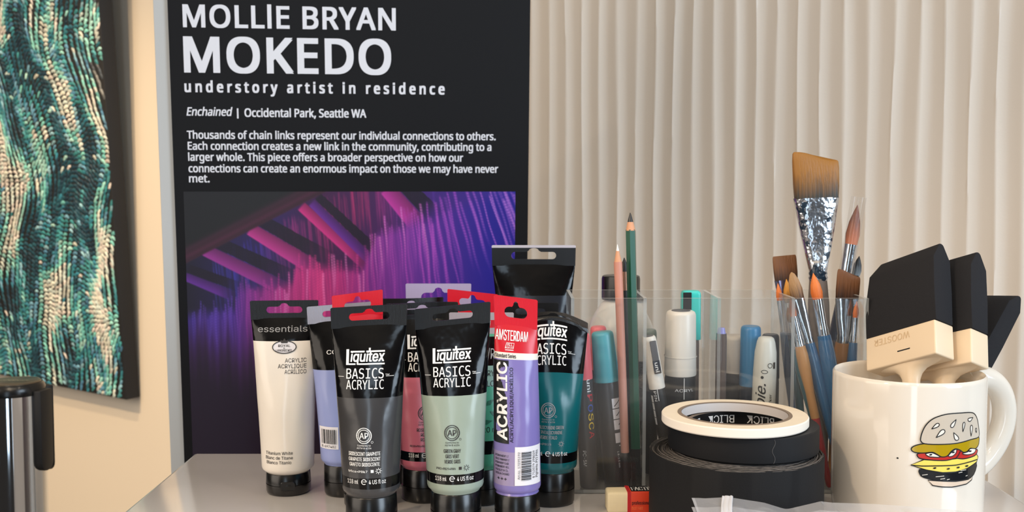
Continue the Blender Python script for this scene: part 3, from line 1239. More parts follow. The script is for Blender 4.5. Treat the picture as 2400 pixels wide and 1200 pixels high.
# violet tube with red end, in front
c_vio = colour('violet_paint', (126, 116, 180))
c_vio2 = colour('pale_violet_label', (150, 138, 176))
t = Tube('violet tube with red hanging end and upright black lettering, front row', 1213, .745, H=.1610, r=.0168, cap_r=.0160, cap_h=.0240, cw=.0300, zones=[(.0310, c_vio), (.0547, c_vio2), (.1180, c_vio), (.1225, M_WHITE), (1, c_red)],
         crimp=M_REDCR, skew=-.14, crh=.0200, roll=-.008, twist=.10, full=2.4)
t.ink(Ink().text('AMSTERDAM', -.0148, .0082, .1306, .0070, bold=.014, shear=.15), 'brand_lettering', M_WHITEINK)
k = Ink().line([(-.0082, .1252), (-.0070, .1290), (-.0018, .1290), (-.0026, .1252)], .0004).text('ALL', -.0068, -.0028, .1270, .0018, bold=.02).text('ACRYLICS', -.0078, -.0026, .1252, .0013, bold=.02).rect(-.0082, -.0024, .1240, .1245)
t.ink(k, 'emblem_lettering', M_WHITEINK)
t.ink(Ink().text('Standard Series', -.0150, -.0008, .1190, .0026, bold=.02), 'series_lettering', M_BLACKINK)
t.ink(Ink().rect(-.0163, -.0060, .0605, .1172), 'title_panel', M_BLACKINK, off=.0003, step=.0008)
k = Ink().text('ACRYLIC', 0, .0525, 0, .0066, bold=.04)
k2 = Ink().turned(k, lambda x, z: (-.0073 - z, .0632 + x))
t.ink(k2, 'title_lettering', M_WHITEINK, off=.0006)
k = Ink().text('ACRYL/ACRYLIQUE/ACRÍLICO', 0, .0510, 0, .0023, bold=.02)
k2 = Ink().turned(k, lambda x, z: (-.0030 - z, .0615 + x))
for q, tx in enumerate(('PERMANENT LT', 'VIOLET PERMANENT LT', 'PERMANENT CLAIR', 'PERMANENT HELL', 'VIOLETA CL.', 'VIOLA CHIARO')):
    k2.text(tx, -.0152, -.0062 + .0004 * (q % 2), .0510 - q * .0025, .0015, bold=.01)
for q in range(3):
    k2.rect(-.0140 + q * .0024, -.0122 + q * .0024, .0355, .0359).rect(-.0133 + q * .0024, -.0129 + q * .0024, .0348, .0366)
t.ink(k2, 'small_lettering', M_BLACKINK)
t.ink(Ink().rect(-.0018, .0160, .0315, .0585), 'barcode_sticker', M_PAPER, off=.0004, step=.0008)
k = Ink().barcode(.0028, .0098, .0350, .0550, 30, 8, True)
for tx, xx in (('Art.no. 17095192', .0018), ('8 712079 298029', .0122), ('Pigments: PV3 PW6', .0143)):
    q = Ink().text(tx, 0, .0190, 0, .0015, bold=.01)
    k.turned(q, lambda x, z: (xx - z, .0360 + x))
t.ink(k, 'barcode_bars', M_BLACKINK, off=.0008, step=.0012)

# large black tube at the back
M_PALEEDGE = mat('pale_crimp_edge', (190, 186, 196), .4)
c_navy = colour('dark_navy_label', (30, 34, 44))
t = Tube('large tall black tube behind the red ended violet tube, highest of the tubes', 1251, .916, H=.1890, r=.0240, cap_r=.0210, cap_h=.028, cw=.0715, crh=.0165, zones=[(.146, c_navy), (1, M_BLACK)], full=1.7, edge=M_PALEEDGE)

# hidden black tube
t = Tube('black tube whose square end shows just left of the acrylic organizer', 1243, .852, H=.1458, zones=[(1, M_BLACK)], cw=.0445)

# teal tube
c_teal = colour('teal_green_paint', (14, 92, 98))
t = Tube('dark teal tube with bent black end beside the acrylic organizer', 1292, .798, H=.1440, r=.0196, cw=.0520, zones=[(.0340, c_teal), (.0410, M_BLACK), (.0985, c_teal), (1, M_BLACK)],
         roll=.012, foldback=1.15, bend=-.004, twist=-.05, skew=-.04, arch=.0075, full=1.7)
basics(t, -.0030, .0035, (('PHTHALOCYANINE GREEN', .0230), ('VERT PHTALOCYANINE', .0210), ('VERDE FTALO', .0130)), M_GREYINK, 'PG7•PB15', False)

# ------------------------------------------------------------------ acrylic organizer
OX0, OX1 = at(1337, 1168, .818).x, at(2027, 1168, .818).x
OY0, OY1, OH = .818, .889, .153
M_ACR = clear_mat('clear_acrylic', (.985, .99, .99), .015, 1.49, .02)
M_ACRE = clear_mat('acrylic_edge', (.86, .89, .89), .1, 1.5, .32, (.85, .87, .87))
org = thing('acrylic_organizer', 'clear acrylic four compartment organizer holding markers and brushes', 'desk organizer', ((OX0 + OX1) / 2, OY0, TOP))
ocx = (OX0 + OX1) / 2
TH = .0026


def pane(name, x0, x1, y0, y1, z0, z1, thin):
    b = MB()
    b.box(x0 - ocx, x1 - ocx, y0 - OY0, y1 - OY0, z0, z1)
    ax = {'x': (4, 5), 'y': (2, 3), 'z': (0, 1)}[thin]
    b.m = [0 if q in ax else 1 for q in range(6)]
    return b.build(name, [M_ACR, M_ACRE], org, smooth=0)


pane('front_panel', OX0, OX1, OY0, OY0 + TH, .0, OH, 'y')
pane('back_panel', OX0, OX1, OY1 - TH, OY1, .0, OH, 'y')
pane('base_panel', OX0 + TH, OX1 - TH, OY0 + TH, OY1 - TH, .0, TH, 'z')
pane('side_panel', OX0, OX0 + TH, OY0 + TH, OY1 - TH, .0, OH, 'x')
pane('side_panel', OX1 - TH, OX1, OY0 + TH, OY1 - TH, .0, OH, 'x')
DIV = []
for q in (1, 2, 3):
    xd = OX0 + (OX1 - OX0) * q / 4
    DIV.append(xd)
    pane('divider', xd - TH / 2, xd + TH / 2, OY0 + TH, OY1 - TH, TH, OH, 'x')
OZ = TOP + TH                       # inner floor


# ------------------------------------------------------------------ pencils, markers, brushes in the organizer
def stand(px_t, py_t, Yt, px_b, Yb, zb=None):
    """axis of a stick: top seen at a pixel, foot on the organizer floor"""
    A = at(px_t, py_t, Yt)
    zb = OZ + .0005 if zb is None else zb
    B = Vector(((px_b - 1200) / F * Yb, Yb, zb))
    return B, A


def pencil(name, label, B, A, r, lead, wood, paint, end, end_len, hexa=True, cone=.0135, leadlen=.0065):
    L = (A - B).length
    p = thing(name, label, 'pencil', frame(B, A, .26), 'pencils in the organizer')
    n = 6 if hexa else 24
    MB().loft([(end_len, r, r), (L - cone, r, r)], n).build('barrel', paint, p, smooth=0 if hexa else 40)
    MB().loft([(0, r * .98, r * .98), (end_len, r * .99, r * .99)], n).build('painted_end', end, p, smooth=0 if hexa else 40)
    lr = r * .48 * leadlen / .0065
    MB().lathe([(r * .97, L - cone - .0008), (r * .9, L - cone), (lr, L - leadlen)], 24).build('sharpened_wood', wood, p)
    MB().lathe([(lr, L - leadlen), (lr * .35, L - leadlen * .2), (.0002, L)], 20).build('lead_tip', lead, p)
    return p


M_WOODTIP = mat('sharpened_cedar', (214, 156, 120), .6, bump=.1, bscale=300, stretch=(1, 1, .2))
M_GREENP = mat('green_pencil_paint', (22, 82, 62), .25)
M_ROSEP = mat('natural_rose_wood', (204, 142, 124), .45, vary=.12, vscale=60, stretch=(1, 1, .08))
M_LEAD = mat('graphite_lead', (44, 44, 46), .35)
M_WLEAD = mat('white_lead', (244, 242, 238), .5)
B, A = stand(1477, 498, .838, 1497, .828)
pencil('pencil', 'dark green hexagonal pencil with thick graphite point, tallest in the organizer', B, A, .0041, M_LEAD, M_WOODTIP, M_GREENP, M_BLACKMAT, .030, leadlen=.0075)
B, A = stand(1447, 573, .829, 1472, .8245)
pencil('pencil', 'natural rosewood pencil with white point left of the green pencil', B, A, .0033, M_WLEAD, M_WOODTIP, M_ROSEP, M_BLACKMAT, .028, False, leadlen=.0050)


def marker(label, B, A, r, cap_len, capm, bodym, tr=None, capr=None, ink=None, group='markers in the organizer', flat=1.0, top=None, spin=0, shape=2.0, neck=True, name='paint_marker'):
    L = (A - B).length
    m = thing(name, label, 'marker', frame(B, A, spin), group)
    capr = capr or r * 1.04
    tr = tr or capr * .93
    z1 = L - cap_len
    MB().loft([(0, r * .93, r * .93 * flat), (.0012, r, r * flat), (z1 - .003, r, r * flat), (z1 + .0015, r * .94, r * .94 * flat)], 36, power=shape).build('barrel', bodym, m)
    MB().loft([(z1, capr * .98, capr * .98 * flat), (z1 + .001, capr, capr * flat), (L - .003, tr, tr * flat), (L - .0010, tr * .94, tr * .94 * flat), (L, tr * .80, tr * .80 * flat)], 36, power=shape).build('cap', capm, m)
    if top:
        MB().loft([(L - .0002, tr * .66, tr * .66 * flat), (L + .0004, tr * .62, tr * .62 * flat)], 28).build('cap_plug', top, m)
    return m, r, z1, L


def barrel_ink(m, r, items, mt, name='barrel_lettering'):
    """items drawn in (arc, z) on the viewer side of a round barrel"""
    k = Ink()
    for fn in items:
        fn(k)
    ch = [c for c in m.children if c.name.startswith('barrel')][0]

    def sf(x, z):
        a = x / r
        return Vector((r * 1.02 * sin(a), -r * 1.02 * cos(a), z))
    return k.build(name, mt, sf, ch, .002)


def rot_text(k, body, length, xx, z0, cap, **kw):
    q = Ink().text(body, 0, length, 0, cap, **kw)
    k.turned(q, lambda x, z: (xx + z, z0 - x))           # reads downwards


M_PINKCAP = mat('coral_pink_cap', (236, 108, 116), .35)
M_TEALCAP = mat('teal_blue_cap', (84, 170, 184), .35)
M_AQUA = mat('aqua_cap', (62, 200, 192), .3)
M_GREYPL = mat('smoke_grey_plastic', (88, 88, 92), .4)
M_DKGREY = mat('dark_grey_barrel', (48, 48, 52), .35)
M_BLUECAP = mat('blue_cap', (44, 122, 172), .3)
M_PERI = mat('periwinkle_plastic', (150, 150, 214), .35)
M_REDINK = mat('red_ink', (190, 40, 50), .4)
M_YELINK = mat('yellow_ink', (226, 190, 50), .4)
M_BLUEINK = mat('blue_ink', (60, 90, 180), .4)

B, A = stand(1361, 781, .829, 1384, .8285)
m, r, z1, L = marker('black paint marker with coral pink cap, leftmost in the organizer', B, A, .0072, .0360, M_PINKCAP, M_DKGREY)
barrel_ink(m, r, [lambda k: rot_text(k, 'uni', .010, .0022, .086, .0032, bold=.02), lambda k: rot_text(k, 'PC-5M', .012, -.004, .030, .0026)], M_WHITEINK)
for ch_, z0, mt in (('P', .074, M_REDINK), ('O', .066, M_BLUEINK), ('S', .059, M_YELINK), ('C', .052, M_YELINK), ('A', .045, M_REDINK)):
    barrel_ink(m, r, [lambda k: rot_text(k, ch_, .0055, .0020, z0, .0048, bold=.02)], mt, 'brand_letter')

B, A = stand(1402, 765, .858, 1420, .862)
m, r, z1, L = marker('coral pink capped marker mostly hidden behind the teal blue capped one', B, A, .0068, .0350, M_PINKCAP, M_DKGREY)

B, A = stand(1411, 777, .838, 1450, .8375)
m, r, z1, L = marker('chunky paint marker with teal blue cap and white instruction squares', B, A, .0098, .0395, M_TEALCAP, M_DKGREY, tr=.0088)
k_items = []
barrel_ink(m, r, [lambda k: [k.rect(.0015, .0100, z, z + .0078) for z in (.062, .0535, .045, .0345)]], M_PAPER, 'instruction_panel')
barrel_ink(m, r * 1.006, [lambda k: [k.line([(.003 + .0012 * q, z + .0015 + .001 * q), (.0085 - .001 * q, z + .0062 - .0008 * q)], .0007) for q, z in enumerate((.062, .0535, .045, .0345))],
                          ], M_BLACKINK, 'instruction_drawing')
barrel_ink(m, r, [lambda k: rot_text(k, 'PC-5M', .013, .0080, .0285, .0022, bold=.02), lambda k: rot_text(k, 'BULLET TIP', .013, .0050, .0270, .0014), lambda k: rot_text(k, '1.8-2.5 mm', .013, .0020, .0280, .0014),
                  lambda k: k.rect(.004, .0095, .0318, .0326)], M_WHITEINK)

# thin dark brush between the pencils
B, A = stand(1463, 604, .848, 1480, .852)
p = thing('detail_brush', 'thin black detail brush between the rosewood and green pencils', 'paintbrush', frame(B, A), 'brushes in the organizer')
L = (A - B).length
MB().lathe([(.0012, 0), (.0026, .04), (.0024, L - .026)], 20).build('handle', M_BLACKMAT, p)
MB().lathe([(.0025, L - .026), (.0023, L - .011)], 20).build('ferrule', mat('copper_ferrule', (150, 110, 90), .3, metal=.8), p)
MB().lathe([(.0023, L - .011), (.0022, L - .005), (.0003, L)], 20).build('bristles', M_BLACKMAT, p)

# second compartment
B, A = stand(1520, 788, .8290, 1592, .8310)
B.x = at(1578, 1160, .831).x
m, r, z1, L = marker('black pen with white cap and grey clip leaning in second compartment', B, A, .0057, .0415, M_WHITE, M_BLACKMAT, capr=.0064, tr=.0056, top=M_GREYPL)
cap_o = [c for c in m.children if c.name.startswith('cap')][0]
b = MB().box(-.0008, .0044, -.0078, -.0060, z1 + .0135, L - .003)
b.build('clip', M_GREYPL, m, bevel=.0006, segs=2)
b = MB().box(-.0010, .0046, -.0082, -.0060, z1 + .0125, z1 + .0230)
b.build('clip_plate', mat('dark_navy_plastic', (22, 30, 44), .3), m, bevel=.0005, segs=2)
k = Ink()
rot_text(k, 'uni', .0075, .0004, z1 + .0215, .0026, bold=.03)
k.build('clip_lettering', M_WHITEINK, lambda x, z: Vector((x, -.00835, z)), m, 0)
barrel_ink(m, r, [lambda k: k.rect(-.001, -.0005, .070, .085), lambda k: rot_text(k, 'PIN', .008, -.004, .078, .002), lambda k: [k.rect(-.0085, -.0055, z, z + .0055) for z in (.0690, .0630, .0570, .0510)]], M_WHITEINK)

B, A = stand(1523, 772, .8660, 1530, .870)
m, r, z1, L = marker('grey green capped marker behind the leaning white capped pen', B, A, .0058, .036, mat('sage_grey_cap', (124, 140, 138), .35), M_BLACKMAT)

B, A = stand(1596, 728, .846, 1597, .850)
m, r, z1, L = marker('broad black marker with big cream white cap and grey plug', B, A, .0124, .0515, M_WHITE, M_BLACKMAT, capr=.0128, tr=.0118, top=M_GREYPL)
barrel_ink(m, r, [lambda k: k.text('ACRYL', -.006, .010, .074, .0022), lambda k: k.rect(.001, .0015, .068, .085)], M_WHITEINK)
b = MB().lathe([(.01305, z1 + .0148), (.01315, z1 + .0152), (.01305, z1 + .0156)], 36, cap0=False, cap1=False)
b.build('cap_ring', M_WHITE, m)

B, A = stand(1619, 681, .872, 1621, .874)
m, r, z1, L = marker('aqua and black square capped marker standing behind the cream white cap', B, A, .0068, .0400, M_AQUA, mat('brown_grey_barrel', (104, 88, 80), .4), capr=.0080, tr=.0078, shape=6.0, flat=.8)
MB().box(-.0073, -.0004, -.0070, -.0062, L - .042, L - .0008).build('black_side', M_BLACKMAT, m, bevel=.0003, segs=1)

# third compartment
B, A = stand(1691, 768, .834, 1693, .836)
m, r, z1, L = marker('slim smoky pen with periwinkle tip beside the second divider', B, A, .0043, .0060, M_PERI, mat('smoky_barrel', (92, 80, 76), .15), capr=.0037, tr=.0030)
barrel_ink(m, r * 1.0, [lambda k: k.rect(-.0042, .0042, .052, .064)], M_GREYINK, 'barrel_band')
B, A = stand(1725, 786, .866, 1726, .868)
m, r, z1, L = marker('white capped bottle marker behind the smoky pen', B, A, .0110, .030, mat('greyed_white_cap', (196, 188, 180), .4), M_BLACKMAT, capr=.0112, tr=.0106)
B, A = stand(1760, 764, .846, 1760, .850)
m, r, z1, L = marker('blue capped marker behind the white lettered marker', B, A, .0078, .0480, M_BLUECAP, mat('dark_blue_barrel', (22, 34, 52), .3), capr=.0084, tr=.0080)
B, A = stand(1796, 789, .8320, 1790, .8325)
c_sh = mat('pale_grey_marker', (214, 214, 206), .35)
m = thing('permanent_marker', 'pale grey marker with black script lettering in third compartment', 'marker', frame(B, A), 'markers in the organizer')
L = (A - B).length
r = .0091
MB().loft([(0, r * .9, r * .9), (.001, r, r), (L - .028, r, r), (L - .012, r * .93, r * .93), (L - .004, r * .78, r * .78), (L - .001, r * .66, r * .66), (L, r * .5, r * .5)], 36).build('barrel', c_sh, m)


def up_text(k, body, length, xx, z0, cap, **kw):
    q = Ink().text(body, 0, length, 0, cap, **kw)
    k.turned(q, lambda x, z: (xx - z, z0 + x))


barrel_ink(m, r, [lambda k: up_text(k, 'Sharpie.', .043, -.001, L - .0790, .0080, bold=.02, shear=.35), lambda k: up_text(k, 'Permanent Marker', .034, .0040, L - .0780, .0022, bold=.01),
                  lambda k: k.ring(.0018, L - .0215, .0020, .0020, .0004, 18).disc(-.004, L - .031, .0012, .0012, 10).ring(-.0024, L - .0265, .0026, .0015, .0004, 16),
                  lambda k: k.rect(.0046, .0066, L - .0240, L - .0190)], M_BLACKINK)
B, A = stand(1806, 783, .858, 1810, .860)
m, r, z1, L = marker('dark navy capped marker just behind the script lettered marker', B, A, .0072, .036, mat('dark_navy_cap', (40, 46, 58), .3), M_BLACKMAT)


# ---- brushes
def bristle_mat(name, c0, c1, rough=.5):
    m = mat(name, c0, rough, bump=.6, bscale=900, bdist=.0008, stretch=(1, 1, .02))
    nt = m.node_tree
    t = nt.nodes.new('ShaderNodeTexCoord')
    sep = nt.nodes.new('ShaderNodeSeparateXYZ')
    nt.links.new(t.outputs['Generated'], sep.inputs[0])
    no = nt.nodes.new('ShaderNodeTexNoise')
    no.inputs['Scale'].default_value = 700
    mp = nt.nodes.new('ShaderNodeMapping')
    mp.inputs['Scale'].default_value = (1, 1, .015)
    nt.links.new(t.outputs['Object'], mp.inputs[0])
    nt.links.new(mp.outputs[0], no.inputs['Vector'])
    ad = nt.nodes.new('ShaderNodeMath')
    ad.operation = 'MULTIPLY_ADD'
    nt.links.new(no.outputs['Fac'], ad.inputs[0])
    ad.inputs[1].default_value = .55
    nt.links.new(sep.outputs['Z'], ad.inputs[2])
    cr = nt.nodes.new('ShaderNodeValToRGB')
    cr.color_ramp.elements[0].position = .28
    cr.color_ramp.elements[0].color = lin(c0)
    cr.color_ramp.elements[1].position = .85
    cr.color_ramp.elements[1].color = lin(c1)
    nt.links.new(ad.outputs[0], cr.inputs[0])
    nt.links.new(cr.outputs[0], nt.nodes['Principled BSDF'].inputs['Base Color'])
    return m


M_HANDBLUE = mat('glossy_blue_handle', (24, 98, 150), .15, coat=.5)
M_HANDTEAL = mat('teal_blue_handle', (52, 112, 128), .2, coat=.3)
M_HANDTAN = mat('tan_wood_handle', (190, 138, 82), .4, vary=.15, vscale=40, stretch=(1, 1, .1))
M_HANDAMB = mat('amber_handle', (168, 110, 52), .25)
M_HANDGREY = mat('stained_wood_handle', (120, 108, 100), .5, vary=.4, vscale=120)
M_HANDRED = mat('red_handle', (170, 36, 44), .25)
M_HANDGREEN = mat('sage_green_handle', (84, 128, 112), .3)
BR_GOLD = bristle_mat('golden_bristles', (52, 50, 44), (150, 100, 34))
BR_BROWN = bristle_mat('brown_bristles', (56, 36, 24), (122, 78, 44))
BR_ORANGE = bristle_mat('orange_bristles', (210, 104, 40), (226, 124, 56))
BR_SABLE = bristle_mat('sable_bristles', (204, 122, 84), (120, 70, 52))
BR_MIX = bristle_mat('streaked_bristles', (80, 54, 34), (164, 124, 80))
BR_DARK = bristle_mat('dark_tip_bristles', (140, 150, 156), (30, 36, 42))

# paint-spattered ferrule
M_SPAT = mat('spattered_ferrule', (215, 218, 224), .24, metal=1, bump=.8, bscale=70, bdist=.004)
nt = M_SPAT.node_tree
t_ = nt.nodes.new('ShaderNodeTexCoord')
no_ = nt.nodes.new('ShaderNodeTexNoise')
no_.inputs['Scale'].default_value = 95
no_.inputs['Detail'].default_value = 3
cr_ = nt.nodes.new('ShaderNodeValToRGB')
cr_.color_ramp.interpolation = 'CONSTANT'
cr_.color_ramp.elements[0].position = 0
cr_.color_ramp.elements[0].color = (0, 0, 0, 1)
cr_.color_ramp.elements[1].position = .60
cr_.color_ramp.elements[1].color = (1, 1, 1, 1)
mx_ = nt.nodes.new('ShaderNodeMix')
mx_.data_type = 'RGBA'
mx_.inputs[6].default_value = lin((205, 208, 214))
mx_.inputs[7].default_value = lin((30, 46, 62))
nt.links.new(t_.outputs['Object'], no_.inputs['Vector'])
nt.links.new(no_.outputs['Fac'], cr_.inputs[0])
nt.links.new(cr_.outputs[0], mx_.inputs[0])
nt.links.new(mx_.outputs[2], nt.nodes['Principled BSDF'].inputs['Base Color'])
mx2_ = nt.nodes.new('ShaderNodeMath')
mx2_.operation = 'SUBTRACT'
mx2_.inputs[0].default_value = 1
nt.links.new(cr_.outputs[0], mx2_.inputs[1])
nt.links.new(mx2_.outputs[0], nt.nodes['Principled BSDF'].inputs['Metallic'])


def brush(label, B, A, bl, bw, fl, fw, hr, bm_, fm, hm, kind='round', flat=.28, spin=0, end=None, slant=0, rows=3, endlen=.03, tipw=None):
    """tip A, foot B; bl bristle length, bw half width at ferrule, fl ferrule length, fw half width at handle, hr handle radius"""
    L = (A - B).length
    p = thing('paintbrush', label, 'paintbrush', frame(B, A, spin), 'brushes in the organizer')
    zf1 = L - bl
    zf0 = zf1 - fl
    prof = [(0, .35), (.01, .55), (.35, .80), (.70, 1.12), (.88, 1.1), (1.0, .92)]
    z0h = endlen if end else 0
    secs = [(z0h + (zf0 - z0h) * q, hr * w, hr * w) for q, w in prof]
    if end:
        secs[0] = (z0h, hr * .8, hr * .8)
        secs[1] = (z0h + .002, hr * .82, hr * .82)
        MB().lathe([(hr * .35, 0), (hr * .62, .002), (hr * .8, z0h)], 20).build('handle_end', end, p)
    MB().loft(secs, 24).build('handle', hm, p)
    if kind == 'round':
        MB().loft([(zf0 - .001, fw, fw), (zf0 + .0012, fw * 1.1, fw * 1.1), (zf0 + .0024, fw, fw), (zf0 + .0042, fw * 1.08, fw * 1.08), (zf0 + .0056, fw * .98, fw * .98), (zf1, bw, bw)], 28).build('ferrule', fm, p, smooth=60)
        MB().loft([(zf1 - .0005, bw * .92, bw * .92), (zf1 + bl * .25, bw * 1.08, bw * 1.05), (zf1 + bl * .55, bw * .86, bw * .84), (zf1 + bl * .82, bw * .42, bw * .42), (L, .00015, .00015)], 24).build('bristles', bm_, p, smooth=70)
    else:
        dpt = bw * flat
        MB().loft([(zf0 - .001, fw, fw), (zf0 + .0015, fw * 1.1, fw * 1.1), (zf0 + .003, fw, fw), (zf0 + .005, fw * 1.06, fw * 1.04), (zf0 + .0065, fw, fw * .98), (zf0 + fl * .55, fw + (bw - fw) * .55, fw + (dpt - fw) * .75), (zf1, bw, dpt)], 40, power=2.6).build('ferrule', fm, p, smooth=60)
        b = MB()
        tw = tipw or bw
        if kind == 'flat':
            b.loft([(zf1 - .0005, bw * .95, dpt * .9), (zf1 + bl * .3, bw * .99, dpt * .92), (zf1 + bl * .8, tw, dpt * .55), (L - .0012, tw * .985, dpt * .30), (L, tw * .93, dpt * .16)], 48, power=4)
        else:
            b.loft([(zf1 - .0005, bw * .95, dpt * .9), (zf1 + bl * .35, bw * 1.04, dpt * .9), (zf1 + bl * .7, bw * .80, dpt * .6), (zf1 + bl * .92, bw * .42, dpt * .35), (L, bw * .08, dpt * .1)], 40)
        if slant:
            b.map(lambda x, y, z: (x, y, z + slant(x / bw) * max(0, (z - zf1) / bl)))
        b.build('bristles', bm_, p, smooth=60)
    return p


def seat(px_t, py_t, Yt, px_b, Yb):
    B, A = stand(px_t, py_t, Yt, px_b, Yb)
    return B, A


B, A = seat(1911, 366, .862, 1938, .860)
big = brush('wide golden flat brush with paint spattered metal ferrule, tallest of all the brushes', B, A, .0335, .0183, .0660, .0068, .0076, BR_GOLD, M_SPAT, M_HANDGREY, 'flat', .36,
            slant=lambda x: -.0030 * x - .0016 * sin(x * 2.6), tipw=.0186)
B, A = seat(1838, 599, .877, 1890, .872)
brush('dark brown flat brush with purple grey ferrule, left of the wide golden brush', B, A, .0200, .0098, .0500, .0040, .0048, BR_BROWN, mat('violet_grey_ferrule', (130, 126, 150), .2, metal=.9), M_HANDBLUE, 'flat', .3)
B, A = seat(1823, 664, .864, 1884, .866)
brush('small round brush with thin orange tip at the left of the brush compartment', B, A, .0140, .0024, .0260, .0022, .0030, BR_ORANGE, M_STEEL, M_HANDBLUE)
B, A = seat(1843, 654, .853, 1902, .858)
brush('small amber and black tipped round brush beside the thin orange one', B, A, .0190, .0036, .0300, .0028, .0034, bristle_mat('amber_black_bristles', (34, 28, 24), (206, 140, 50)), M_STEEL, M_HANDTEAL)
B, A = seat(1855, 638, .838, 1976, .8290)
B.x = at(1982, 1150, .829).x
brush('streaked brown filbert brush with long silver ferrule and blue handle', B, A, .0215, .0050, .0360, .0033, .0046, BR_MIX, M_STEEL, M_HANDBLUE, 'filbert', .5)
B, A = seat(1906, 640, .8330, 1990, .8275)
B.x = at(1992, 1150, .8275).x
brush('bright orange pointed round brush with blue handle in front of wide brush', B, A, .0205, .0043, .0290, .0040, .0056, BR_ORANGE, M_STEEL, M_HANDBLUE)
B, A = seat(1852, 700, .8300, 1956, .8260)
brush('thin round brush with silver ferrule and tan wood handle with red end', B, A, .0140, .0026, .0240, .0034, .0042, BR_SABLE, M_STEEL, M_HANDTAN, end=M_HANDRED, endlen=.0560)
B, A = seat(1846, 720, .8420, 1953, .8400)
brush('slim teal handled brush with sage green end next to tan handled brush', B, A, .0120, .0026, .0220, .0036, .0046, BR_BROWN, M_STEEL, M_HANDTEAL, end=M_HANDGREEN, endlen=.030)
B, A = seat(2010, 480, .868, 1915, .866)
bq = brush('sable round brush wearing a clear plastic sleeve, right of the wide golden brush', B, A, .0325, .0052, .0500, .0042, .0050, BR_SABLE, M_STEEL, mat('navy_handle', (26, 44, 74), .2), end=None)
L = (A - B).length
M_SLEEVE = clear_mat('clear_sleeve', (.97, .97, .97), .03, 1.35, .03)
MB().lathe([(.0060, L - .070), (.0060, L + .0065)], 28, cap0=False, cap1=False).build('protective_sleeve', M_SLEEVE, bq)
B, A = seat(2014, 600, .874, 1930, .874)
brush('small grey round brush with dark point behind the brown flat brush', B, A, .0160, .0036, .0300, .0032, .0040, BR_DARK, M_STEEL, M_HANDBLUE)
B, A = seat(1990, 640, .850, 1962, .858)
brush('brown flat brush with silver ferrule and amber handle near the organizer right end', B, A, .0205, .0094, .0360, .0050, .0068, BR_BROWN, M_STEEL, M_HANDAMB, 'flat', .32, slant=lambda x: -.0022 * x - .0012 * sin(x * 2.5))
B, A = seat(2008, 706, .8420, 1985, .8450)
brush('tiny orange tipped brush with blue handle against the organizer right side', B, A, .0130, .0022, .0200, .0024, .0036, BR_ORANGE, M_STEEL, M_HANDBLUE)

# ------------------------------------------------------------------ white squeeze bottle behind the organizer
bc = Vector(((1456 - 1200) / F * .9185, .9185, TOP))
bot = thing('squeeze_bottle', 'white plastic paint bottle with black screw cap behind the organizer', 'bottle', bc)
M_BOT = mat('milky_bottle', (226, 222, 216), .3, sub=.2)
MB().lathe([(.0265, 0), (.0288, .002), (.0293, .006), (.0293, .108), (.0288, .114), (.0265, .122), (.0220, .131), (.0170, .1385), (.0140, .141), (.0140, .146)], 56).build('bottle_body', M_BOT, bot)
b = MB().lathe([(.0160, .1420), (.0166, .1425), (.0166, .1600), (.0160, .1622), (.0150, .1628)], 56)
b.build('screw_cap', M_BLACKCAP, bot)
lb = MB().lathe([(.0294, .012), (.0295, .0125), (.0295, .092), (.0294, .0925)], 56, cap0=False, cap1=False).build('wrap_label', mat('grey_label', (120, 118, 120), .45), bot)


def bsf(off):
    return lambda x, z: Vector(((.0295 + off) * sin(x / .0295), -(.0295 + off) * cos(x / .0295), z))


k = Ink().rect(-.005, .036, .062, .092).rect(-.003, .030, .030, .042)
k.build('label_block', M_BLACKINK, bsf(.0002), lb, .003)
k = Ink().rect(.012, .030, .048, .058)
k.build('label_swatch', mat('pink_swatch', (168, 96, 116), .45), bsf(.0002), lb, .003)
k = Ink()
for tx, xx in (('ACRYLIC', .013), ('COLOUR', .020)):
    rot_text(k, tx, .026, xx, .0905, .0040)
k.text('BLK', .016, .026, .034, .0030)
k.build('label_lettering', M_GREYINK, bsf(.0004), lb, .003)


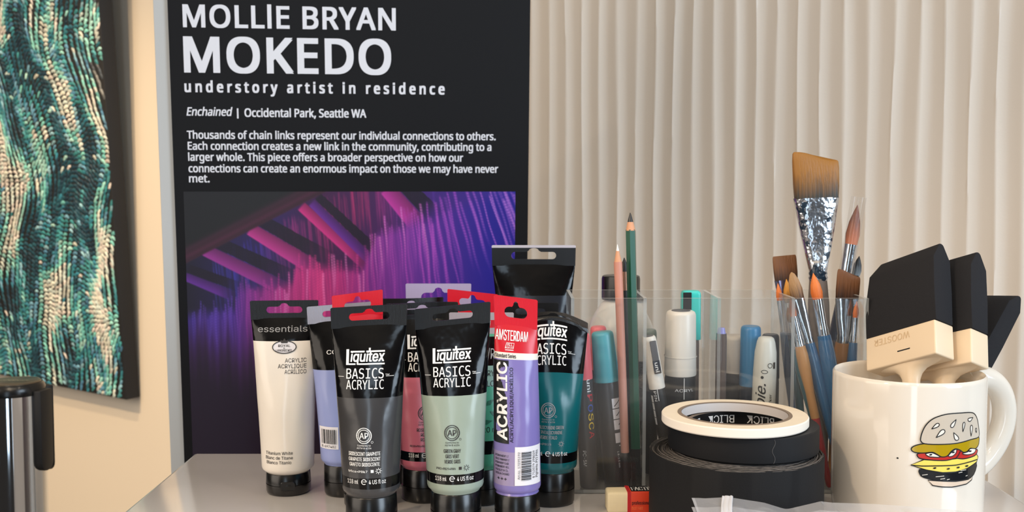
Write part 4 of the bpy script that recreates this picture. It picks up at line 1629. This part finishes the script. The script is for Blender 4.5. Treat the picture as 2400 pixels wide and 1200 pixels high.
# ------------------------------------------------------------------ tape rolls
def tape(label, px, Y, z0, h, ro, ri, side, face, core, group='stacked tape rolls', wob=0, dx=0, dy=0):
    c = Vector(((px - 1200) / F * Y + dx, Y + dy, TOP + z0))
    t = thing('tape_roll', label, 'tape roll', c, group)
    n = 96
    vs, fs, mi = [], [], []
    rings = [(ro - .0006, 0), (ro, .0008), (ro, h - .0008), (ro - .0006, h)]
    m_ = 14
    for q in range(1, m_ + 1):
        rr = ro - .0006 - (ro - .0006 - ri) * q / m_
        rings.append((rr, h - (wob * (.5 + .5 * sin(q * 2.4 + 1)) if q < m_ else 0)))
    rings.append((ri, 0))
    for rr, z in rings:
        for q in range(n):
            a = 2 * pi * q / n
            zz_ = z
            if wob and z > h * .7:
                zz_ = z + wob * .5 * noise.noise((cos(a) * 2 + rr * 300, sin(a) * 2, 3)) * (1 if rr < ro - .0002 else .3)
            vs.append((rr * cos(a), rr * sin(a), zz_))
    R_ = len(rings)
    for i_ in range(R_):
        j_ = (i_ + 1) % R_
        for q in range(n):
            q2 = (q + 1) % n
            fs.append((i_ * n + q, i_ * n + q2, j_ * n + q2, j_ * n + q))
            mi.append(0 if i_ < 3 else 1)
    b = MB()
    b.add(vs, fs, mi)
    wind = b.build('tape_winding', [side, face], t, smooth=35)
    ci = ri - .0026
    b = MB()
    prof = [(ri - .0001, .0004), (ri - .0001, h + .0003), (ci, h + .0003), (ci, .0004)]
    vs = [(rr * cos(2 * pi * q / n), rr * sin(2 * pi * q / n), z) for rr, z in prof for q in range(n)]
    fs = [(i_ * n + q, i_ * n + (q + 1) % n, ((i_ + 1) % 4) * n + (q + 1) % n, ((i_ + 1) % 4) * n + q) for i_ in range(4) for q in range(n)]
    b.add(vs, fs)
    cr_o = b.build('cardboard_core', core, t, smooth=35)
    return t, ci, cr_o


M_GAFF = mat('black_cloth_tape', (18, 18, 20), .75, spec=.25, bump=.25, bscale=900, bdist=.0004)
M_GAFFE = mat('black_tape_edge', (40, 38, 37), .75, vary=.6, vscale=260)
nt = M_GAFFE.node_tree
M_MASKB = mat('black_paper_tape', (17, 17, 20), .65, spec=.3, bump=.12, bscale=600, bdist=.0003)
M_MASKBE = mat('black_paper_tape_edge', (30, 30, 32), .6, vary=.3, vscale=300)
M_WTAPE = mat('white_paper_tape', (240, 232, 220), .5)
M_WTAPEE = mat('white_tape_edge', (236, 222, 200), .6, vary=.05, vscale=120)
M_CARD = mat('grey_cardboard', (128, 112, 98), .7)
M_COREW = mat('pale_core_paper', (208, 202, 200), .6)

# pale loose thread lines between the turns of the cloth tape
tape('wide black cloth tape roll at the bottom of the tape stack', 1731, .7475, 0, .0520, .0608, .0395, M_GAFF, M_GAFFE, M_CARD, wob=.0022)
gaff = [o for o in bpy.data.objects if o.name.startswith('tape_winding')][-1]
b = MB()
rs = random.Random(11)
for q in range(30):
    rr = .0604 - q * .00062 + rs.uniform(-.0003, .0003)
    a0 = rs.uniform(0, 6.28)
    span = rs.uniform(2.2, 6.2)
    m_ = 120
    pts = []
    for i_ in range(m_ + 1):
        a = a0 + span * i_ / m_
        pts.append((rr * cos(a) + .00010 * sin(a * 23 + q), rr * sin(a) + .00010 * cos(a * 31 + q), .0515 + .0004 * sin(a * 3 + q) + .0001 * sin(a * 41 + q * 2)))
    b.sweep(pts, rs.choice((.00012, .00016, .00026)), 4)
b.build('frayed_threads', mat('pale_thread', (104, 98, 94), .8, vary=.5, vscale=400), gaff)
tape('narrower black paper tape roll in the middle of the tape stack', 1747, .755, .0528, .0176, .0530, .0395, M_MASKB, M_MASKBE, M_CARD)
# torn start of the tape
mid_w = [o for o in bpy.data.objects if o.name.startswith('tape_winding')][-1]
b = MB()
pts = [(.05315 * sin(.18 + .02 * sin(z_ * 9)), -.05315 * cos(.18 + .02 * sin(z_ * 9)), .0008 + .016 * z_) for z_ in [q / 12 for q in range(13)]]
b.sweep(pts, .00018, 5, up=(0, 1, 0))
b.build('torn_edge', mat('grey_torn_edge', (84, 84, 86), .7), mid_w)
TT, ci, core_o = tape('thin roll of white tape on top of the tape stack', 1727, .7500, .0712, .0066, .0513, .0400, M_WTAPE, M_WTAPEE, M_CARD)
# printed band inside the core, on its near side; white elsewhere
b = MB()
h = .0066
n = 96


def inner(a0, a1, m_, rr, z0, z1, name, parent):
    bb = MB()
    vs = []
    for q in range(m_ + 1):
        a = a0 + (a1 - a0) * q / m_
        vs += [(rr * cos(a), rr * sin(a), z0), (rr * cos(a), rr * sin(a), z1)]
    bb.add(vs, [(2 * q, 2 * q + 2, 2 * q + 3, 2 * q + 1) for q in range(m_)])
    return bb, name, parent


bb, _, _ = inner(0, 2 * pi, 96, ci - .0002, .0002, h - .0001, '', None)
bb.build('core_lining', M_COREW, core_o)
mid_core = [o for o in bpy.data.objects if o.name.startswith('cardboard_core')][1]
mci = .0395 - .0026
bb, _, _ = inner(0, 2 * pi, 96, mci - .0002, .0003, .0174, '', None)
bb.build('black_core_lining', M_BLACKINK, mid_core)
for s0 in (-.0325, -.0015, .0295, .0605):
    k = Ink().text('BLICK', 0, .0215, 0, .0058, bold=.012)
    k.build('core_lettering', M_WHITEINK, lambda x, z, s0=s0: Vector(((mci - .0005) * sin((-x - s0) / mci), (mci - .0005) * cos((-x - s0) / mci), .0150 - z)), mid_core, .002)

# ------------------------------------------------------------------ mug
MUGY = .765
MR = .0527
mugc = Vector(((2137 - 1200) / F * MUGY, MUGY, TOP))
mug = thing('mug', 'large white mug with a burger drawing holding foam brushes', 'mug', mugc)
M_MUG = mat('glazed_white_ceramic', (232, 224, 212), .09, coat=.4)
MH = .1056
MB().lathe([(.0380, .0016), (.0400, 0), (.0440, 0), (.0490, .0022), (.0517, .0060), (.0523, .0120), (MR, .05), (MR, MH - .0030), (.0524, MH - .0010), (.0513, MH), (.0502, MH - .0010), (.0497, MH - .0030), (.0494, .05), (.0480, .0120), (.0440, .0070), (.0001, .0065)], 96,
           cap0=True, cap1=True).build('mug_body', M_MUG, mug, smooth=60)
ha = radians(16)
hd = Vector((cos(ha), sin(ha), 0))
pts = [hd * r_ + Vector((0, 0, z_)) for r_, z_ in ((.0500, .0965), (.0600, .0985), (.0710, .0955), (.0800, .0865), (.0840, .0740), (.0830, .0610), (.0780, .0490), (.0700, .0385), (.0610, .0315), (.0500, .0285))]


def smooth_path(p, n=5):
    out = []
    for i_ in range(len(p) - 1):
        p0, p1, p2, p3 = p[max(i_ - 1, 0)], p[i_], p[i_ + 1], p[min(i_ + 2, len(p) - 1)]
        for q in range(n):
            t = q / n
            out.append(.5 * ((2 * p1) + (p2 - p0) * t + (2 * p0 - 5 * p1 + 4 * p2 - p3) * t * t + (3 * p1 - p0 - 3 * p2 + p3) * t ** 3))
    return out + [p[-1]]


MB().sweep(smooth_path(pts), .0085, 20, up=hd.cross(Vector((0, 0, 1))), flat=1.0).map(lambda x, y, z: (x, y, z)).build('handle', M_MUG, mug, smooth=80)


# burger drawing on the glaze
def bpt(cx, cy):
    px, py = 2100 + cx / 4.617, 940 + cy / 4.617
    d = ray(px, py)
    o = Vector((0, 0, CAMZ)) - mugc
    a_ = d.x ** 2 + d.y ** 2
    b_ = 2 * (o.x * d.x + o.y * d.y)
    c_ = o.x ** 2 + o.y ** 2 - MR ** 2
    q = max(0, b_ * b_ - 4 * a_ * c_)
    t = (-b_ - sqrt(q)) / (2 * a_)
    P = o + d * t
    return atan2(P.x, -P.y) * MR, P.z


def mugf(off):
    return lambda s_, z: Vector(((MR + off) * sin(s_ / MR), -(MR + off) * cos(s_ / MR), z))


def rounded(p, n=4):
    """closed smooth curve through the points"""
    out = []
    m_ = len(p)
    for i_ in range(m_):
        p0, p1, p2, p3 = (Vector(p[(i_ + q) % m_]) for q in (-1, 0, 1, 2))
        for q in range(n):
            t = q / n
            v = .5 * ((2 * p1) + (p2 - p0) * t + (2 * p0 - 5 * p1 + 4 * p2 - p3) * t * t + (3 * p1 - p0 - 3 * p2 + p3) * t ** 3)
            out.append((v.x, v.y))
    return out


LAYERS = [
    ('bottom_bun', (226, 206, 186), [(345, 855), (450, 862), (640, 868), (780, 845), (830, 790), (815, 850), (760, 895), (600, 930), (500, 928), (395, 912)], 1),
    ('patty', (24, 27, 31), [(250, 740), (330, 747), (500, 773), (640, 766), (760, 730), (865, 665), (855, 750), (800, 830), (640, 865), (450, 857), (300, 825), (258, 790)], 2),
    ('cheese', (246, 224, 104), [(158, 690), (300, 632), (460, 640), (640, 622), (860, 565), (882, 600), (868, 655), (760, 730), (640, 766), (500, 773), (330, 745)], 1),
    ('tomato', (196, 52, 46), [(230, 572), (300, 560), (500, 560), (640, 520), (760, 545), (870, 520), (862, 572), (820, 600), (720, 624), (640, 618), (540, 640), (400, 638), (270, 622), (236, 602)], 3),
    ('lettuce', (178, 150, 20), [(300, 460), (450, 467), (650, 455), (800, 415), (885, 385), (890, 440), (878, 485), (840, 520), (800, 508), (760, 545), (720, 552), (690, 530), (640, 515), (595, 540), (550, 592), (490, 602), (440, 575), (390, 552), (300, 560), (200, 552), (163, 520), (195, 485)], 3),
    ('top_bun', (206, 194, 178), [(270, 435), (264, 405), (280, 340), (315, 268), (375, 205), (455, 165), (560, 138), (700, 127), (800, 122), (845, 142), (872, 200), (886, 290), (888, 382), (800, 415), (650, 455), (450, 467), (310, 460)], 3),
]
decal = None
out_ink = Ink()
LWD = .00075
for i_, (nm, c_, pts, n_) in enumerate(LAYERS):
    pp = rounded([bpt(*q) for q in pts], n_) if n_ > 1 else [bpt(*q) for q in pts]
    o = Ink().poly(pp).build(nm + '_print', mat(nm + '_print', c_, .15, coat=.3), mugf(.00030 + .00006 * i_), mug, .002)
    k = Ink().line(pp, LWD, True)
    k.build(nm + '_outline', M_BLACKINK, mugf(.00033 + .00006 * i_), o, .002)
M_SEED = mat('seed_print', (240, 234, 224), .2)
kw, kb = Ink(), Ink()


def blob(cx, cy, a, bb_, rot, n=16, point=True):
    pts_ = []
    for q in range(n):
        t = 2 * pi * q / n
        rr = bb_ * sin(t) * ((.55 + .45 * -cos(t)) if point else 1)
        x_, y_ = a * cos(t), rr
        pts_.append(bpt(cx + x_ * cos(rot) - y_ * sin(rot), cy + x_ * sin(rot) + y_ * cos(rot)))
    return pts_


for cx, cy, a, bb_, rot in ((422, 272, 48, 27, radians(145)), (475, 352, 60, 34, radians(138)), (617, 240, 50, 26, radians(-58)), (797, 193, 30, 26, radians(-35)),
                            (722, 278, 52, 17, radians(-82) + pi), (638, 380, 46, 32, radians(-118)), (805, 318, 60, 17, radians(92)), (857, 316, 24, 9, radians(88))):
    p_ = blob(cx, cy, a, bb_, rot)
    kw.poly(p_)
    kb.line(p_, .0006, True)
for pts in ([(318, 570), (380, 556), (440, 580), (470, 604), (400, 603), (350, 596)], [(560, 592), (600, 545), (645, 518), (640, 560), (600, 594)], [(708, 565), (770, 545), (795, 512), (850, 516), (832, 560), (760, 578)]):
    p_ = rounded([bpt(*q) for q in pts], 3)
    kw.poly(p_)
    kb.line(p_, .0006, True)
for cx, cy in ((415, 722), (560, 730), (665, 716), (757, 700), (372, 578), (612, 552), (792, 540)):
    kb.poly(blob(cx, cy, 17, 9, -.25, point=False))
kb.line([bpt(*q) for q in ((160, 690), (280, 700), (420, 698), (640, 690), (780, 658), (872, 628))], .0007)
kb.line([bpt(*q) for q in ((640, 618), (668, 585), (692, 535))], .0007)
kw2 = Ink()
for q in ((310, 795, 60, 3), (470, 812, 90, 3), (500, 838, 50, 3), (720, 745, 60, 2.5), (690, 770, 40, 2.5), (560, 845, 30, 3), (755, 805, 20, 4)):
    kw2.line([bpt(q[0] - q[2] / 2, q[1] + 4), bpt(q[0] + q[2] / 2, q[1] - 4)], .0004)
kw.build('seed_print', M_SEED, mugf(.00072), mug, .002)
kb.build('ink_lines', M_BLACKINK, mugf(.00078), mug, .002)
kw2.build('shine_lines', M_SEED, mugf(.00070), mug, .002)
Ink().disc(*bpt(17, 616), .0007, .0006, 10).build('ink_speck', M_BLACKINK, mugf(.0002), mug, 0)

# ------------------------------------------------------------------ foam brushes
M_FOAM = mat('black_foam', (40, 40, 43), .95, bump=.4, bscale=1400, bdist=.0006, spec=.2)
M_BEIGE = mat('cream_plastic_brush', (234, 212, 182), .35, bump=.03, bscale=300, bdist=.0005)


def foam_brush(label, O, w, h, W, T, HB, HF, wedge, hx, hlen, mark=False):
    """O: lower front left corner of the plastic head; w across, h along the brush"""
    h = Vector(h).normalized()
    w = Vector(w)
    w = (w - h * w.dot(h)).normalized()
    back = h.cross(w)                        # away from the printed face
    p = thing('foam_brush', label, 'foam brush', basis(O, w, back, h), 'foam brushes in the mug')
    MB().box(0, W, 0, T, 0, HB).build('plastic_head', M_BEIGE, p, bevel=.0012, segs=3)
    # foam with a chisel tip
    e = .0008
    prof = [(e, HB), (T - e, HB), (T - e * .2, HB + HF * .5), (T - e, HB + HF), (T * .62, HB + HF + wedge * .92), (T * .5, HB + HF + wedge), (T * .38, HB + HF + wedge * .92), (e, HB + HF), (e * .2, HB + HF * .5)]
    b = MB()
    n_ = len(prof)
    vs = [(x, y, z) for x in (-.0008, W + .0006) for y, z in prof]
    b.add(vs, [tuple(range(n_)), tuple(range(2 * n_ - 1, n_ - 1, -1))] + [(q, (q + 1) % n_, n_ + (q + 1) % n_, n_ + q) for q in range(n_)])
    b.map(lambda x, y, z: (x + (.010 * max(0, (z - HB - HF * .86) / (wedge + HF * .14)) if x < W / 2 else 0), y, z))
    b.build('foam_pad', M_FOAM, p, bevel=.0010, segs=2)
    # moulded handle with flared root
    b = MB()
    b.loft([(-hlen, .0055, .0045, hx, T / 2), (-.020, .0062, .0050, hx, T / 2), (-.011, .0068, .0056, hx, T / 2), (-.0065, .0090, .0062, hx, T / 2), (-.0030, .0140, .0068, hx, T / 2), (-.0008, .0240, .0074, hx, T / 2), (.0008, .0300, .0076, hx, T / 2)], 32)
    b.build('handle', M_BEIGE, p, smooth=70)
    if mark:
        k = Ink().text('WOOSTER', .018, .051, .0165, .0050, bold=.01)
        k.v = [(W * .93 - x, 2 * .0195 - z) for x, z in k.v]
        k.build('raised_lettering', mat('cream_lettering', (216, 188, 150), .35), lambda x, z: Vector((x, -.0002, z)), p, 0)
        Ink().rect(.030, .0415, .0085, .0094).build('slot_mark', M_BLACKINK, lambda x, z: Vector((x, -.00015, z)), p, 0)
    return p


w1, h1 = Vector((.5, -.8, .336)), Vector((.139, .507, 1))
O1 = at(2030, 870, .80)
W_, T_ = .0640, .0195
fb1 = foam_brush('front foam brush with wide black pad and lettered cream head', O1, w1, h1, W_, T_, .0260, .0505, .0125, .0335, .050, True)
bk = h1.cross(w1).normalized()
O2 = O1 + bk * .0335 + Vector((0, 0, .0045))
O2 = Vector((0, 0, CAMZ)) + (O2 - Vector((0, 0, CAMZ))) * .984
foam_brush('second foam brush with black pad just behind the front one', O2, w1 + Vector((.03, 0, -.03)), h1 + Vector((.02, -.03, 0)), W_, T_, .0260, .0500, .0125, .0335, .050)
# third: smaller pad leaning right against the rim
P3 = at(2276, 868, .782)
h3 = at(2363, 703, .804) - P3
HF3 = h3.length
h3.normalize()
w3 = Vector((.55, -.80, .25))
w3 = (w3 - h3 * w3.dot(h3)).normalized()
foam_brush('third foam brush leaning right with its pad against the mug rim', P3 - w3 * .048 - h3 * .020, w3, h3, .048, .0170, .0200, HF3, .0100, .0240, .040)

# ------------------------------------------------------------------ eraser
ec = Vector((at(1423, 1160, .77).x, .767, TOP))
er = thing('eraser', 'cream eraser in a red and black paper sleeve before the organizer', 'eraser', Matrix.Translation(ec) @ Matrix.Rotation(radians(2), 4, 'Z'))
M_ERAS = mat('cream_rubber', (226, 212, 176), .7, vary=.06, vscale=200)
M_SLEEVE_R = mat('red_orange_paper', (212, 62, 30), .45)
EW, EL, EH = .0165, .0312, .0155
MB().box(0, EL, 0, EW, 0, EH).build('rubber_block', M_ERAS, er, bevel=.0020)
sl = MB().box(.0148, EL + .0002, -.0003, EW + .0003, -.0000, EH + .0004).build('paper_sleeve', M_SLEEVE_R, er, bevel=.0006)
MB().box(.0176, EL + .0003, .0014, EW - .001, EH + .0004, EH + .0006).build('black_band', M_BLACKINK, sl)
MB().box(.0147, .0170, -.0005, EW + .0005, .0, EH + .00045).build('dark_red_edge', mat('crimson_paper', (186, 24, 30), .45), sl)
Ink().text('FACTIS', .0186, EL + .0030, .0035, .0085, bold=.02).build('name_lettering', M_WHITEINK, lambda x, y: Vector((x, y, EH + .0007)), sl, 0)
Ink().text('professional', .0180, EL + .0002, .0066, .0026, bold=.02).build('red_lettering', mat('dark_maroon_ink', (52, 14, 14), .5), lambda x, z: Vector((x, -.0005, z)), sl, 0)
Ink().text('DUST FREE', .0180, .0260, .0028, .0022, bold=.01).build('pale_lettering', mat('pale_orange_ink', (240, 120, 70), .5), lambda x, z: Vector((x, -.0005, z)), sl, 0)

# ------------------------------------------------------------------ zip bag lying in front
BX0, BX1, BY1, BY0 = .112, .312, .668, .500
bag = thing('zip_bag', 'crumpled clear zip bag lying in front of the tape rolls and mug', 'plastic bag', ((BX0 + BX1) / 2, BY1, TOP))
M_BAG = clear_mat('clear_film', (.93, .94, .96), .12, 1.6, .24, (.84, .85, .90))
M_ZIP = clear_mat('milky_zip_strip', (.92, .93, .95), .15, 1.5, .55, (.88, .88, .92))
sil = [(1643, 1167), (1660, 1168), (1715, 1165), (1760, 1172), (1800, 1178), (1850, 1193), (1862, 1192), (1935, 1175), (1962, 1178), (2060, 1181), (2150, 1187), (2290, 1199), (2400, 1210)]


def prof_z(x):
    """height of the bag's rear fold along x"""
    px = 1200 + F * x / BY1
    if px <= sil[0][0]:
        py = sil[0][1]
    else:
        py = ramp(px, sil)
    return at(px, py, BY1).z - TOP


def bagpt(u, v, side):
    """u across, v from rear fold to front"""
    x = BX0 + (BX1 - BX0) * u
    xo = x + .012 * v + .006 * noise.noise((u * 5, v * 5, 4)) * v + (.004 * (1 - v) if u < .01 else 0)
    y = BY1 - (BY1 - BY0) * v * (.9 + .1 * sin(u * 5)) + .003 * noise.noise((u * 9, v * 2, 1)) * min(1, v * 5)
    zt = prof_z(x) * (1 - v) ** 1.2 + (.0055 * noise.noise((u * 13, v * 7, 2)) + .0022 * noise.noise((u * 34 + v * 9, v * 16, 3))) * min(1, v * 5) * (1 - v) + .006 * sin(pi * min(1, v * 1.1)) * max(0, .4 + noise.noise((u * 4, v * 3, 8)))
    zt = max(zt, .0022)
    if side == 0:
        return (xo - (BX0 + BX1) / 2, y - BY1, zt)
    return (xo - (BX0 + BX1) / 2, y - BY1 + .0005, max(.0008, min(zt - .0006, zt * .86 - .0004)))


NU, NV = 90, 44
vs = [bagpt(i_ / NU, j_ / NV, s_) for s_ in (0, 1) for j_ in range(NV + 1) for i_ in range(NU + 1)]
fs = []
K = (NU + 1) * (NV + 1)
for s_ in (0, 1):
    for j_ in range(NV):
        for i_ in range(NU):
            a = s_ * K + j_ * (NU + 1) + i_
            fs.append((a, a + 1, a + NU + 2, a + NU + 1))
b = MB()
b.add(vs, fs)
b.build('film', M_BAG, bag, smooth=50)
b = MB()
zu = (at(1714, 1166, BY1).x - BX0) / (BX1 - BX0)
for off, rr, fl_ in ((0, .0011, .8), (-.013, .0019, .25), (-.026, .0007, .8)):
    pts = [Vector(bagpt(zu + off - .26 * v, v, 0)) + Vector((0, 0, .0006)) for v in [q / 30 * .85 for q in range(31)]]
    b.sweep(pts, rr, 8, flat=fl_)
b.build('zip_strip', M_ZIP, bag)
